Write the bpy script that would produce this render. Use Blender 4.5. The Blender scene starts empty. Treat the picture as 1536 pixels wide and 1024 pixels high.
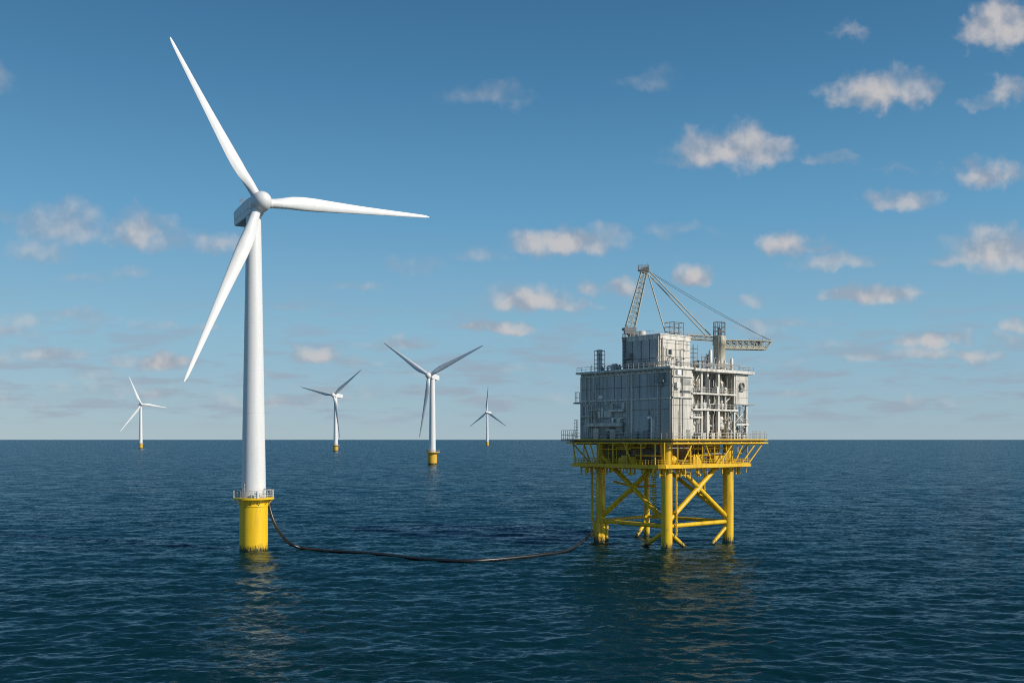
import bpy, math, random
import numpy as np
from mathutils import Vector, Matrix

C = bpy.context.scene.collection
R = math.radians
PI = math.pi

# ------------------------------------------------------------------ camera
CAM_H = 26.0
cam_d = bpy.data.cameras.new("camera")
cam = bpy.data.objects.new("camera", cam_d)
C.objects.link(cam)
cam.location = (0, 0, CAM_H)
cam.rotation_euler = (R(90), 0, 0)
cam_d.lens = 35.0
cam_d.sensor_width = 36.0
cam_d.sensor_fit = 'HORIZONTAL'
cam_d.shift_y = 147.0 / 1536.0
cam_d.clip_start = 1.0
cam_d.clip_end = 400000.0
bpy.context.scene.camera = cam
F = 35.0 / 36.0 * 1536.0

# ------------------------------------------------------------------ light
SUN_EL = 30.0
SUN_PHI = 64.0          # from the camera's back round to the right
sd = Vector((math.sin(R(SUN_PHI)) * math.cos(R(SUN_EL)), -math.cos(R(SUN_PHI)) * math.cos(R(SUN_EL)), math.sin(R(SUN_EL))))
sun_d = bpy.data.lights.new("sun", 'SUN')
sun = bpy.data.objects.new("sun", sun_d)
C.objects.link(sun)
sun_d.energy = 4.6
sun_d.angle = R(0.5)
sun_d.color = (1.0, 0.93, 0.83)
sun.rotation_euler = sd.to_track_quat('Z', 'Y').to_euler()
sun.location = (100, -100, 150)

SKY_STRENGTH = 0.085
world = bpy.data.worlds.new("World")
bpy.context.scene.world = world
world.use_nodes = True
wt = world.node_tree
for n in list(wt.nodes):
    wt.nodes.remove(n)


def wn(kind, **kw):
    n = wt.nodes.new(kind)
    for k, v in kw.items():
        setattr(n, k, v)
    return n


def wput(node, idx, v):
    if hasattr(v, 'is_linked') or isinstance(v, bpy.types.NodeSocket):
        wt.links.new(v, node.inputs[idx])
    else:
        node.inputs[idx].default_value = v


def wmath(op, a, b=None, c=None, clamp=False):
    n = wn('ShaderNodeMath', operation=op, use_clamp=clamp)
    wput(n, 0, a)
    if b is not None:
        wput(n, 1, b)
    if c is not None:
        wput(n, 2, c)
    return n.outputs[0]


def wvec(op, a, b=None, c=None):
    n = wn('ShaderNodeVectorMath', operation=op)
    wput(n, 0, a)
    if b is not None:
        wput(n, 1, b)
    if c is not None:
        wput(n, 2, c)
    return n.outputs['Value'] if op in ('DOT_PRODUCT', 'LENGTH') else n.outputs[0]


def wnoise(vec, scale, detail=4.0, rough=0.55):
    n = wn('ShaderNodeTexNoise')
    n.noise_dimensions = '2D'
    wt.links.new(vec, n.inputs['Vector'])
    n.inputs['Scale'].default_value = scale
    n.inputs['Detail'].default_value = detail
    n.inputs['Roughness'].default_value = rough
    return n


def wramp(v, lo, hi, a=0.0, b=1.0, smooth=True):
    n = wn('ShaderNodeMapRange')
    n.interpolation_type = 'SMOOTHSTEP' if smooth else 'LINEAR'
    n.clamp = True
    wt.links.new(v, n.inputs[0])
    for i, x in enumerate((lo, hi, a, b)):
        n.inputs[1 + i].default_value = x
    return n.outputs[0]


def wmix(fac, a, b, mode='MIX'):
    n = wn('ShaderNodeMix', data_type='RGBA', blend_type=mode)
    wput(n, 0, fac)
    wput(n, 6, a)
    wput(n, 7, b)
    return n.outputs[2]


sky = wn('ShaderNodeTexSky')
sky.sky_type = 'NISHITA'
sky.sun_disc = False
sky.sun_elevation = R(SUN_EL)
# the sky's sun_rotation runs from +Y clockwise seen from above
sky.sun_rotation = math.atan2(sd.x, sd.y)
sky.altitude = 0
sky.air_density = 1.0
sky.dust_density = 0.0
sky.ozone_density = 1.0

tc = wn('ShaderNodeTexCoord')
sep = wn('ShaderNodeSeparateXYZ')
wt.links.new(tc.outputs['Generated'], sep.inputs[0])
yy = wmath('MAXIMUM', sep.outputs[1], 0.08)
cu = wmath('MULTIPLY', wmath('DIVIDE', sep.outputs[0], yy), F / 100)
cw = wmath('MULTIPLY', wmath('DIVIDE', sep.outputs[2], yy), F / 100)
comb = wn('ShaderNodeCombineXYZ')
wt.links.new(cu, comb.inputs[0])
wt.links.new(cw, comb.inputs[1])
P0 = comb.outputs[0]
# billow warp, smaller towards the horizon
nz = wnoise(P0, 2.0, 5.0, 0.54)
wv = wvec('SUBTRACT', nz.outputs['Color'], (0.5, 0.5, 0.5))
amp = wmath('MULTIPLY_ADD', cw, 0.11, 0.18)
sc = wn('ShaderNodeVectorMath', operation='SCALE')
wt.links.new(wv, sc.inputs[0])
wt.links.new(amp, sc.inputs[3])
P1 = wvec('ADD', P0, wvec('MULTIPLY', sc.outputs[0], (1.5, 0.8, 0)))

CLOUDS = [  # azimuth, height, half width, half height (hundredths of the focal length), density
    (1505, 38, 85, 50, 1.0), (1470, 55, 45, 28, .7), (1268, 45, 38, 20, .42),
    (1318, 140, 80, 40, .95), (1362, 122, 42, 28, .6), (1285, 152, 50, 22, .6),
    (1512, 130, 48, 30, .7), (1478, 150, 50, 14, .4),
    (1092, 225, 100, 42, .95), (1058, 214, 36, 34, .75), (1140, 212, 48, 36, .8), (1030, 242, 50, 18, .5),
    (735, 143, 75, 30, .40), (970, 122, 55, 24, .26),
    (1482, 262, 66, 32, .85), (1345, 300, 66, 22, .75), (1240, 240, 48, 12, .38), (1335, 250, 70, 10, .25),
    (1178, 364, 52, 28, .95), (1205, 372, 48, 16, .6), (1250, 393, 75, 18, .6),
    (1495, 375, 95, 46, .95), (1440, 392, 60, 18, .65),
    (1308, 442, 76, 20, .95), (1245, 450, 22, 10, .6), (1362, 440, 34, 14, .6),
    (1038, 413, 36, 27, 1.0), (940, 431, 36, 24, .75), (890, 433, 26, 17, .65),
    (845, 363, 100, 30, .9), (905, 350, 60, 22, .5), (725, 383, 50, 18, .42), (1022, 343, 60, 16, .32),
    (800, 450, 70, 26, .95), (852, 458, 64, 13, .6), (768, 442, 50, 22, .5),
    (718, 491, 40, 12, .8), (762, 492, 42, 13, .85), (620, 401, 55, 22, .36),
    (1130, 453, 36, 11, .5), (1140, 496, 40, 18, .42), (1205, 483, 42, 11, .32),
    (1388, 512, 44, 17, .85), (1388, 530, 60, 13, .6), (1465, 532, 40, 13, .75), (1505, 508, 46, 16, .4),
    (1440, 508, 30, 14, .6), (1528, 488, 36, 16, .65), (1295, 537, 50, 11, .45), (1362, 597, 14, 11, .5),
    (98, 340, 85, 44, .62), (55, 378, 60, 24, .42), (130, 328, 45, 26, .5), (8, 323, 40, 18, .4),
    (208, 348, 56, 40, .78), (248, 366, 52, 22, .5), (318, 364, 50, 22, .55),
    (130, 413, 56, 11, .3), (188, 408, 46, 13, .3), (40, 481, 52, 20, .45), (122, 476, 60, 14, .42),
    (240, 540, 62, 18, .85), (205, 545, 50, 10, .5), (60, 530, 80, 15, .55), (0, 535, 40, 16, .4),
    (472, 532, 56, 17, .8), (598, 517, 68, 14, .62), (440, 461, 36, 9, .35), (510, 472, 28, 8, .35),
    (535, 430, 52, 11, .34), (295, 497, 50, 10, .4), (226, 492, 40, 14, .4), (545, 540, 50, 12, .35),
    (800, 552, 60, 10, .35), (1240, 515, 60, 9, .3), (1180, 540, 50, 9, .3),
    (180, 585, 150, 22, .42), (60, 600, 120, 20, .36), (330, 600, 110, 18, .32), (560, 590, 120, 18, .32), (780, 600, 120, 14, .26), (640, 560, 60, 10, .3),
    (1180, 590, 80, 10, .28), (1440, 600, 110, 12, .3), (20, 500, 70, 18, .38), (140, 560, 60, 12, .36), (380, 560, 50, 10, .28), (455, 605, 80, 12, .3),
    (-160, 300, 120, 46, .8), (-120, 120, 150, 50, .7), (1720, 180, 130, 60, .9), (1700, 420, 110, 40, .9), (-110, 470, 90, 26, .6),
]
field = None
for (px, py, rx, ry, dn) in CLOUDS:
    cx, cy, ax, ay = (px - 768) / 100, (659 - py) / 100 - ry / 100 * .12, 100 / (rx * 1.06), 100 / (ry * 1.12)
    q = wvec('MULTIPLY_ADD', P1, (ax, ay, 0), (-cx * ax, -cy * ay, 0))
    q = wvec('MAXIMUM', q, wvec('MULTIPLY', q, (-1, -1.55, 0)))
    v = wmath('MULTIPLY_ADD', wvec('DOT_PRODUCT', q, q), -dn, dn)
    field = v if field is None else wmath('SMOOTH_MAX', field, v, 0.12)
n2 = wnoise(P0, 2.6, 4.0, 0.48)
fb = wmath('SUBTRACT', n2.outputs['Fac'], 0.5)
f1 = wmath('MULTIPLY_ADD', fb, 0.50, field)
alpha = wramp(f1, -0.04, 1.12)
alpha = wmath('MULTIPLY', alpha, 0.90)
front = wramp(sep.outputs[1], 0.1, 0.3)
alpha = wmath('MULTIPLY', alpha, front)
# relief: the noise compared with itself one step towards the sun
Psh = wvec('ADD', P0, (0.08, 0.20, 0))
n3 = wnoise(Psh, 2.6, 4.0, 0.48)
relief = wmath('SUBTRACT', n2.outputs['Fac'], n3.outputs['Fac'])
bright = wmath('ADD', wmath('MULTIPLY_ADD', relief, 1.5, 0.0), wmath('MULTIPLY', f1, 0.40))
bfac = wramp(bright, -0.05, 0.55, smooth=False)
CB = 1.0 / SKY_STRENGTH
ccol = wmix(bfac, (0.335 * CB, 0.365 * CB, 0.43 * CB, 1), (0.585 * CB, 0.555 * CB, 0.55 * CB, 1))
# thin grey streaks low over the horizon
Pst = wvec('MULTIPLY', P0, (0.55, 3.2, 0))
n4 = wnoise(Pst, 1.5, 5.0, 0.6)
band = wmath('MULTIPLY', wramp(cw, 0.10, 0.45), wramp(cw, 0.9, 2.6, 1.0, 0.0))
st = wmath('MULTIPLY', wramp(n4.outputs['Fac'], 0.45, 0.68), wmath('MULTIPLY', band, 0.55))
st = wmath('MULTIPLY', st, front)

# deep maritime blue overhead paling to the horizon, mixed with the sky model
ramp = wn('ShaderNodeValToRGB')
wt.links.new(sep.outputs[2], ramp.inputs[0])
els = ramp.color_ramp.elements
SKYR = [(0.0, (.300, .450, .560)), (.045, (.275, .455, .590)), (.107, (.228, .455, .620)), (.215, (.116, .338, .560)), (.33, (.056, .215, .405)), (.42, (.034, .148, .312)), (.8, (.020, .085, .230))]
while len(els) < len(SKYR):
    els.new(.5)
for e_, (p_, c_) in zip(els, SKYR):
    e_.position = p_
    e_.color = (*c_, 1)
rsc = wn('ShaderNodeVectorMath', operation='SCALE')
wt.links.new(ramp.outputs[0], rsc.inputs[0])
rsc.inputs[3].default_value = CB
skycol = wmix(0.85, sky.outputs[0], rsc.outputs[0])
c1 = wmix(st, skycol, (0.315 * CB, 0.355 * CB, 0.435 * CB, 1))
c2 = wmix(alpha, c1, ccol)
bg = wn('ShaderNodeBackground')
wt.links.new(c2, bg.inputs[0])
bg.inputs[1].default_value = SKY_STRENGTH
wo = wn('ShaderNodeOutputWorld')
wt.links.new(bg.outputs[0], wo.inputs[0])

scn = bpy.context.scene
scn.view_settings.view_transform = 'Standard'
scn.view_settings.look = 'None'
scn.view_settings.exposure = 0.0
scn.view_settings.gamma = 1.0
scn.view_settings.use_curve_mapping = False
scn.cycles.max_bounces = 6
scn.cycles.use_denoising = False
scn.cycles.filter_width = 1.05

# ------------------------------------------------------------------ helpers


def at(px, py, D):
    """A point on the ray through photo point (px, py) at depth D (used to survey real positions)."""
    return Vector(((px - 768) / F * D, D, CAM_H - (py - 659) / F * D))


class MB:
    def __init__(self):
        self.v, self.f, self.s = [], [], []

    def add(self, vs, fs, smooth=False):
        o = len(self.v)
        self.v += [tuple(p) for p in vs]
        self.f += [tuple(i + o for i in f) for f in fs]
        self.s += [smooth] * len(fs)
        return self

    def box(self, a, b):
        x0, y0, z0 = a
        x1, y1, z1 = b
        self.add([(x0, y0, z0), (x1, y0, z0), (x1, y1, z0), (x0, y1, z0), (x0, y0, z1), (x1, y0, z1), (x1, y1, z1), (x0, y1, z1)],
                 [(0, 3, 2, 1), (4, 5, 6, 7), (0, 1, 5, 4), (1, 2, 6, 5), (2, 3, 7, 6), (3, 0, 4, 7)])
        return self

    def obox(self, c, ax, ay, az):
        c, ax, ay, az = Vector(c), Vector(ax), Vector(ay), Vector(az)
        vs = [c + sx * ax + sy * ay + sz * az for sz in (-1, 1) for sx, sy in ((-1, -1), (1, -1), (1, 1), (-1, 1))]
        self.add(vs, [(0, 3, 2, 1), (4, 5, 6, 7), (0, 1, 5, 4), (1, 2, 6, 5), (2, 3, 7, 6), (3, 0, 4, 7)])
        return self

    def beam(self, p, q, w, h=None, up=(0, 0, 1)):
        """rectangular bar from p to q"""
        p, q = Vector(p), Vector(q)
        d = q - p
        L = d.length
        if L < 1e-6:
            return self
        d.normalize()
        u = Vector(up)
        if abs(d.dot(u)) > .98:
            u = Vector((1, 0, 0))
        s = d.cross(u).normalized()
        t = s.cross(d)
        h = h or w
        return self.obox((p + q) / 2, d * L / 2, s * w / 2, t * h / 2)

    def tube(self, p, q, r, r2=None, n=10, caps=True):
        p, q = Vector(p), Vector(q)
        r2 = r if r2 is None else r2
        d = (q - p)
        if d.length < 1e-6:
            return self
        d.normalize()
        u = Vector((0, 0, 1)) if abs(d.z) < .95 else Vector((1, 0, 0))
        s = d.cross(u).normalized()
        t = s.cross(d)
        vs = []
        for c, rr in ((p, r), (q, r2)):
            for i in range(n):
                a = 2 * PI * i / n
                vs.append(c + (s * math.cos(a) + t * math.sin(a)) * rr)
        self.add(vs, [(i, (i + 1) % n, n + (i + 1) % n, n + i) for i in range(n)], True)
        if caps:
            self.add(vs[:n], [tuple(range(n - 1, -1, -1))])
            self.add(vs[n:], [tuple(range(n))])
        return self

    def path(self, pts, r, n=8):
        pts = [Vector(p) for p in pts]
        rings = []
        up = Vector((0, 0, 1))
        for i, p in enumerate(pts):
            d = (pts[min(i + 1, len(pts) - 1)] - pts[max(i - 1, 0)]).normalized()
            u = up if abs(d.dot(up)) < .95 else Vector((1, 0, 0))
            if i == 0:
                s = d.cross(u).normalized()
            else:
                s = (ps - d * ps.dot(d)).normalized()
            ps = s
            t = s.cross(d)
            rings.append([p + (s * math.cos(2 * PI * k / n) + t * math.sin(2 * PI * k / n)) * r for k in range(n)])
        vs = [v for ring in rings for v in ring]
        fs = []
        for i in range(len(rings) - 1):
            for k in range(n):
                fs.append((i * n + k, i * n + (k + 1) % n, (i + 1) * n + (k + 1) % n, (i + 1) * n + k))
        self.add(vs, fs, True)
        self.add(rings[0], [tuple(range(n - 1, -1, -1))])
        self.add(rings[-1], [tuple(range(n))])
        return self

    def lathe(self, prof, n=24, c=(0, 0, 0), M=None, smooth=True):
        """prof: (radius, z) pairs bottom to top about +Z"""
        c = Vector(c)
        vs = []
        for (r, z) in prof:
            for k in range(n):
                a = 2 * PI * k / n
                p = Vector((r * math.cos(a), r * math.sin(a), z))
                vs.append((M @ p if M else p) + c)
        fs = []
        for i in range(len(prof) - 1):
            for k in range(n):
                fs.append((i * n + k, i * n + (k + 1) % n, (i + 1) * n + (k + 1) % n, (i + 1) * n + k))
        self.add(vs, fs, smooth)
        if prof[0][0] > 1e-4:
            self.add(vs[:n], [tuple(range(n - 1, -1, -1))])
        if prof[-1][0] > 1e-4:
            self.add(vs[-n:], [tuple(range(n))])
        return self

    def build(self, name, mat, parent=None, loc=None, bevel=0.0):
        me = bpy.data.meshes.new(name)
        me.from_pydata(self.v, [], self.f)
        me.polygons.foreach_set("use_smooth", self.s)
        me.update()
        o = bpy.data.objects.new(name, me)
        C.objects.link(o)
        me.materials.append(mat)
        if parent is not None:
            o.parent = parent
        if loc is not None:
            o.location = loc
        if bevel > 0:
            b = o.modifiers.new("bevel", 'BEVEL')
            b.width = bevel
            b.segments = 2
            b.limit_method = 'ANGLE'
        return o


def tag(o, label=None, cat=None, group=None, kind=None):
    if label:
        o['label'] = label
    if cat:
        o['category'] = cat
    if group:
        o['group'] = group
    if kind:
        o['kind'] = kind
    return o


def empty(name, loc, rz=0.0):
    o = bpy.data.objects.new(name, None)
    C.objects.link(o)
    o.location = loc
    o.rotation_euler = (0, 0, rz)
    return o


def railing(m, pts, h=1.15, sp=1.6, r=0.045, rails=(1.0, .55), closed=False, toe=False):
    pts = [Vector(p) for p in pts]
    if closed:
        pts = pts + [pts[0]]
    for a, b in zip(pts, pts[1:]):
        L = (b - a).length
        k = max(1, int(round(L / sp)))
        for i in range(k + (0 if closed else 1)):
            p = a.lerp(b, i / k)
            m.tube(p, p + Vector((0, 0, h)), r, n=5)
        for f in rails:
            m.tube(a + Vector((0, 0, h * f)), b + Vector((0, 0, h * f)), r * .95, n=5)
        if toe:
            m.beam(a + Vector((0, 0, .09)), b + Vector((0, 0, .09)), .02, .15)
    return m


def ladder(m, p, q, w=0.5, side=(1, 0, 0), r=.04, cage=None):
    p, q, s = Vector(p), Vector(q), Vector(side).normalized() * w / 2
    m.tube(p - s, q - s, r, n=5)
    m.tube(p + s, q + s, r, n=5)
    L = (q - p).length
    k = max(2, int(L / .45))
    for i in range(1, k):
        c = p.lerp(q, i / k)
        m.tube(c - s, c + s, r * .7, n=5)
    if cage:
        cd = Vector(cage)
        k = max(2, int(L / 1.0))
        for i in range(k + 1):
            c = p.lerp(q, .12 + .88 * i / k)
            m.path([c - s, c - s * 1.1 + cd * .6, c + cd, c + s * 1.1 + cd * .6, c + s], r * .7, 5)
        for o in (-s * 1.1 + cd * .6, cd, s * 1.1 + cd * .6):
            m.tube(p.lerp(q, .12) + o, q + o, r * .6, n=5)
    return m


# ------------------------------------------------------------------ materials
def mat(name):
    m = bpy.data.materials.new(name)
    m.use_nodes = True
    t = m.node_tree
    return m, t, t.nodes['Principled BSDF']


def paint(name, base, dirt, rough=.45, dscale=.35, damount=.35, streak=True, growth=None, spec=.4, rust=0.0, metal=0.0):
    """Paint with weathering: vertical streaks, blotches, rust spots and, near the waterline, marine growth."""
    m, t, b = mat(name)
    N, Lk = t.nodes.new, t.links.new
    geo = N('ShaderNodeNewGeometry')
    mp = N('ShaderNodeVectorMath')
    mp.operation = 'MULTIPLY'
    mp.inputs[1].default_value = (1, 1, .14) if streak else (1, 1, 1)
    Lk(geo.outputs['Position'], mp.inputs[0])
    n1 = N('ShaderNodeTexNoise')
    n1.inputs['Scale'].default_value = dscale
    n1.inputs['Detail'].default_value = 7
    n1.inputs['Roughness'].default_value = .65
    Lk(mp.outputs[0], n1.inputs['Vector'])
    r1 = N('ShaderNodeMapRange')
    r1.inputs[1].default_value, r1.inputs[2].default_value = .45, .70
    r1.inputs[3].default_value, r1.inputs[4].default_value = 0, damount
    Lk(n1.outputs['Fac'], r1.inputs[0])
    mx = N('ShaderNodeMix')
    mx.data_type = 'RGBA'
    mx.inputs[6].default_value = (*base, 1)
    mx.inputs[7].default_value = (*dirt, 1)
    Lk(r1.outputs[0], mx.inputs[0])
    col = mx.outputs[2]
    if rust > 0:
        n2 = N('ShaderNodeTexNoise')
        n2.inputs['Scale'].default_value = 1.3
        n2.inputs['Detail'].default_value = 8
        n2.inputs['Roughness'].default_value = .7
        mp2 = N('ShaderNodeVectorMath')
        mp2.operation = 'MULTIPLY'
        mp2.inputs[1].default_value = (1, 1, .22) if streak else (1, 1, 1)
        Lk(geo.outputs['Position'], mp2.inputs[0])
        Lk(mp2.outputs[0], n2.inputs['Vector'])
        r2 = N('ShaderNodeMapRange')
        r2.inputs[1].default_value, r2.inputs[2].default_value = .60, .72
        r2.inputs[3].default_value, r2.inputs[4].default_value = 0, rust
        Lk(n2.outputs['Fac'], r2.inputs[0])
        mx2 = N('ShaderNodeMix')
        mx2.data_type = 'RGBA'
        Lk(r2.outputs[0], mx2.inputs[0])
        Lk(col, mx2.inputs[6])
        mx2.inputs[7].default_value = (.13, .055, .02, 1)
        col = mx2.outputs[2]
    if growth:
        z0, z1 = growth
        sp = N('ShaderNodeSeparateXYZ')
        Lk(geo.outputs['Position'], sp.inputs[0])
        mp3 = N('ShaderNodeVectorMath')
        mp3.operation = 'MULTIPLY'
        mp3.inputs[1].default_value = (1, 1, .35)
        Lk(geo.outputs['Position'], mp3.inputs[0])
        n3 = N('ShaderNodeTexNoise')
        n3.inputs['Scale'].default_value = 2.2
        n3.inputs['Detail'].default_value = 6
        n3.inputs['Roughness'].default_value = .75
        Lk(mp3.outputs[0], n3.inputs['Vector'])
        ma = N('ShaderNodeMath')
        ma.operation = 'MULTIPLY_ADD'
        ma.inputs[1].default_value = -5.0 * (z1 - z0)
        Lk(n3.outputs['Fac'], ma.inputs[0])
        Lk(sp.outputs[2], ma.inputs[2])
        r3 = N('ShaderNodeMapRange')
        off = -2.5 * (z1 - z0)
        r3.inputs[1].default_value, r3.inputs[2].default_value = z0 + off, z1 + off
        r3.inputs[3].default_value, r3.inputs[4].default_value = 1, 0
        Lk(ma.outputs[0], r3.inputs[0])
        mx3 = N('ShaderNodeMix')
        mx3.data_type = 'RGBA'
        Lk(r3.outputs[0], mx3.inputs[0])
        Lk(col, mx3.inputs[6])
        mx3.inputs[7].default_value = (.025, .03, .018, 1)
        col = mx3.outputs[2]
    Lk(col, b.inputs['Base Color'])
    b.inputs['Roughness'].default_value = rough
    b.inputs['Specular IOR Level'].default_value = spec
    b.inputs['Metallic'].default_value = metal
    return m


M = {
    'white': paint('turbine_white_paint', (.67, .67, .665), (.50, .49, .46), rough=.38, dscale=.5, damount=.3),
    'nacelle': paint('nacelle_paint', (.66, .68, .70), (.45, .45, .44), rough=.4, dscale=.8, damount=.3),
    'yellow': paint('foundation_yellow_paint', (.78, .49, .008), (.50, .28, .02), rough=.45, dscale=.9, damount=.45, growth=(.3, 1.5), rust=.4),
    'far_yellow': paint('far_foundation_paint', (.62, .36, .03), (.35, .2, .03), rough=.5, dscale=.6, damount=.5, growth=(.6, 1.8)),
    'jacket': paint('jacket_yellow_paint', (.73, .45, .008), (.30, .18, .03), rough=.45, dscale=.7, damount=.65, growth=(.3, 1.5), rust=.5),
    'deck': paint('deck_yellow_paint', (.70, .43, .010), (.28, .16, .04), rough=.55, dscale=.9, damount=.6, rust=.7),
    'panel': paint('wall_panel_paint', (.58, .55, .485), (.24, .215, .165), rough=.55, dscale=.7, damount=.9, rust=.45),
    'shade_clad': paint('shade_toned_cladding', (.41, .415, .40), (.20, .195, .18), rough=.45, dscale=.6, damount=.6, rust=.1),  # wall shade put into the colour: darker version of the panel paint
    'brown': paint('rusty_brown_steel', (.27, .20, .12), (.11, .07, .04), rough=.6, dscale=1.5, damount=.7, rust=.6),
    'steel': paint('pale_steel_paint', (.66, .635, .57), (.26, .22, .16), rough=.5, dscale=1.1, damount=.85, rust=.5),
    'pipe': paint('pipe_paint', (.58, .55, .48), (.22, .19, .14), rough=.45, dscale=1.6, damount=.7, rust=.45),
    'dark': paint('dark_steel', (.085, .09, .09), (.04, .04, .04), rough=.6, dscale=1.0, damount=.5, rust=.3),
    'grey': paint('grey_steel', (.26, .26, .25), (.12, .11, .09), rough=.55, dscale=1.2, damount=.6, rust=.3),
    'cable': paint('cable_rubber', (.010, .010, .011), (.025, .022, .02), rough=.38, dscale=2.0, damount=.5, streak=False, spec=.6),
    'galv': paint('galvanised_steel', (.48, .47, .44), (.25, .2, .14), rough=.5, dscale=2.0, damount=.5),
    'craneyel': paint('crane_cream_paint', (.43, .40, .31), (.2, .16, .1), rough=.5, dscale=1.4, damount=.6, rust=.3),
    'lampw': paint('lamp_white_paint', (.8, .8, .78), (.5, .5, .48), rough=.4, dscale=1.0, damount=.3),
    'glass': paint('window_glass', (.02, .025, .03), (.03, .03, .03), rough=.08, dscale=1.0, damount=.3, spec=.7),
}

# water: a dielectric whose small ripples tilt the normal directly, so far water keeps its slopes
mw, t, b = mat('sea_water')
N, Lk = t.nodes.new, t.links.new
geo = N('ShaderNodeNewGeometry')


def slope(scale, detail, rough, ampl, stretch):
    mp = N('ShaderNodeVectorMath')
    mp.operation = 'MULTIPLY'
    mp.inputs[1].default_value = stretch
    Lk(geo.outputs['Position'], mp.inputs[0])
    n = N('ShaderNodeTexNoise')
    n.inputs['Scale'].default_value = scale
    n.inputs['Detail'].default_value = detail
    n.inputs['Roughness'].default_value = rough
    Lk(mp.outputs[0], n.inputs['Vector'])
    s = N('ShaderNodeVectorMath')
    s.operation = 'SUBTRACT'
    s.inputs[1].default_value = (.5, .5, .5)
    Lk(n.outputs['Color'], s.inputs[0])
    k = N('ShaderNodeVectorMath')
    k.operation = 'MULTIPLY'
    k.inputs[1].default_value = (ampl * .5, ampl, 0)
    Lk(s.outputs[0], k.inputs[0])
    return k.outputs[0]


def vadd(a, c):
    n = N('ShaderNodeVectorMath')
    n.operation = 'ADD'
    Lk(a, n.inputs[0])
    Lk(c, n.inputs[1])
    return n.outputs[0]


gm = N('ShaderNodeVectorMath')
gm.operation = 'MULTIPLY'
gm.inputs[1].default_value = (.45, 1, 1)
Lk(geo.outputs['Position'], gm.inputs[0])
gn = N('ShaderNodeTexNoise')
gn.inputs['Scale'].default_value = .016
gn.inputs['Detail'].default_value = 4
gn.inputs['Roughness'].default_value = .55
Lk(gm.outputs[0], gn.inputs['Vector'])
gr = N('ShaderNodeMapRange')
gr.inputs[1].default_value, gr.inputs[2].default_value, gr.inputs[3].default_value, gr.inputs[4].default_value = .35, .68, .55, 1.25
Lk(gn.outputs['Fac'], gr.inputs[0])
fine = N('ShaderNodeVectorMath')
fine.operation = 'SCALE'
Lk(slope(2.4, 6.0, .68, 1.1, (.34, 1, 1)), fine.inputs[0])
Lk(gr.outputs[0], fine.inputs[3])
sl = vadd(fine.outputs[0], slope(.22, 3.0, .55, .42, (.45, 1, 1)))
# constant south tilt added to the normals so reflections take higher, bluer sky
normal_tilt = N('ShaderNodeVectorMath')
normal_tilt.operation = 'ADD'
normal_tilt.inputs[1].default_value = (0, -.125, 0)
Lk(sl, normal_tilt.inputs[0])
sl = normal_tilt.outputs[0]
nn = vadd(geo.outputs['Normal'], sl)
nrm = N('ShaderNodeVectorMath')
nrm.operation = 'NORMALIZE'
Lk(nn, nrm.inputs[0])
# body colour scattered back from the depth, under a Fresnel reflection that wave shadowing keeps from closing up
t.nodes.remove(b)
dif = N('ShaderNodeBsdfDiffuse')
dif.inputs['Color'].default_value = (.0018, .0205, .0240, 1)
glo = N('ShaderNodeBsdfGlossy')
glo.inputs['Color'].default_value = (.78, .92, 1, 1)
glo.inputs['Roughness'].default_value = .12
Lk(nrm.outputs[0], glo.inputs['Normal'])
fr = N('ShaderNodeFresnel')
fr.inputs['IOR'].default_value = 1.333
Lk(nrm.outputs[0], fr.inputs['Normal'])
cap = N('ShaderNodeMath')
cap.operation = 'MULTIPLY'
cap.inputs[1].default_value = .74
Lk(fr.outputs[0], cap.inputs[0])
mxs = N('ShaderNodeMixShader')
Lk(cap.outputs[0], mxs.inputs[0])
Lk(dif.outputs[0], mxs.inputs[1])
Lk(glo.outputs[0], mxs.inputs[2])
Lk(mxs.outputs[0], t.nodes['Material Output'].inputs['Surface'])
M['water'] = mw

# ------------------------------------------------------------------ water
rng = np.random.default_rng(11)


class Tile:
    """A periodic wind-sea patch: heights and choppy horizontal offsets by FFT."""

    def __init__(self, L, n, rot, lam_p, wind, rms, lo, hi, spread=4.0):
        self.L, self.n, self.rot = L, n, rot
        k1 = 2 * np.pi * np.fft.fftfreq(n, L / n)
        kx, ky = np.meshgrid(k1, k1, indexing='ij')
        k = np.hypot(kx, ky)
        k[0, 0] = 1e-6
        kp = 2 * np.pi / lam_p
        S = np.exp(-1.25 * (kp / k) ** 2) / k ** 3.6
        th = np.arctan2(ky, kx) - wind
        D = np.abs(np.cos(th / 2)) ** (2 * spread)
        S = S * D * (k > 2 * np.pi / hi) * (k < 2 * np.pi / lo)
        H = (rng.normal(size=(n, n)) + 1j * rng.normal(size=(n, n))) * np.sqrt(S)
        h = np.fft.ifft2(H).real
        sc = rms / h.std()
        self.h = h * sc
        self.dx = np.fft.ifft2(1j * kx / k * H).real * sc
        self.dy = np.fft.ifft2(1j * ky / k * H).real * sc

    def sample(self, x, y):
        c, s = math.cos(self.rot), math.sin(self.rot)
        u = ((c * x + s * y) / self.L * self.n)
        v = ((-s * x + c * y) / self.L * self.n)
        i0, j0 = np.floor(u).astype(int), np.floor(v).astype(int)
        fu, fv = u - i0, v - j0
        i0 %= self.n
        j0 %= self.n
        i1, j1 = (i0 + 1) % self.n, (j0 + 1) % self.n

        def g(a):
            return (a[i0, j0] * (1 - fu) * (1 - fv) + a[i1, j0] * fu * (1 - fv) + a[i0, j1] * (1 - fu) * fv + a[i1, j1] * fu * fv)
        h, dx, dy = g(self.h), g(self.dx), g(self.dy)
        return h, c * dx - s * dy, s * dx + c * dy


WD = R(-82)
TILES = [Tile(417.0, 1024, R(13), 13.0, WD - R(13), .10, 2.2, 90), Tile(233.0, 768, R(-31), 6.5, WD + R(31) + R(14), .04, 1.6, 40, 3.0)]


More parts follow.
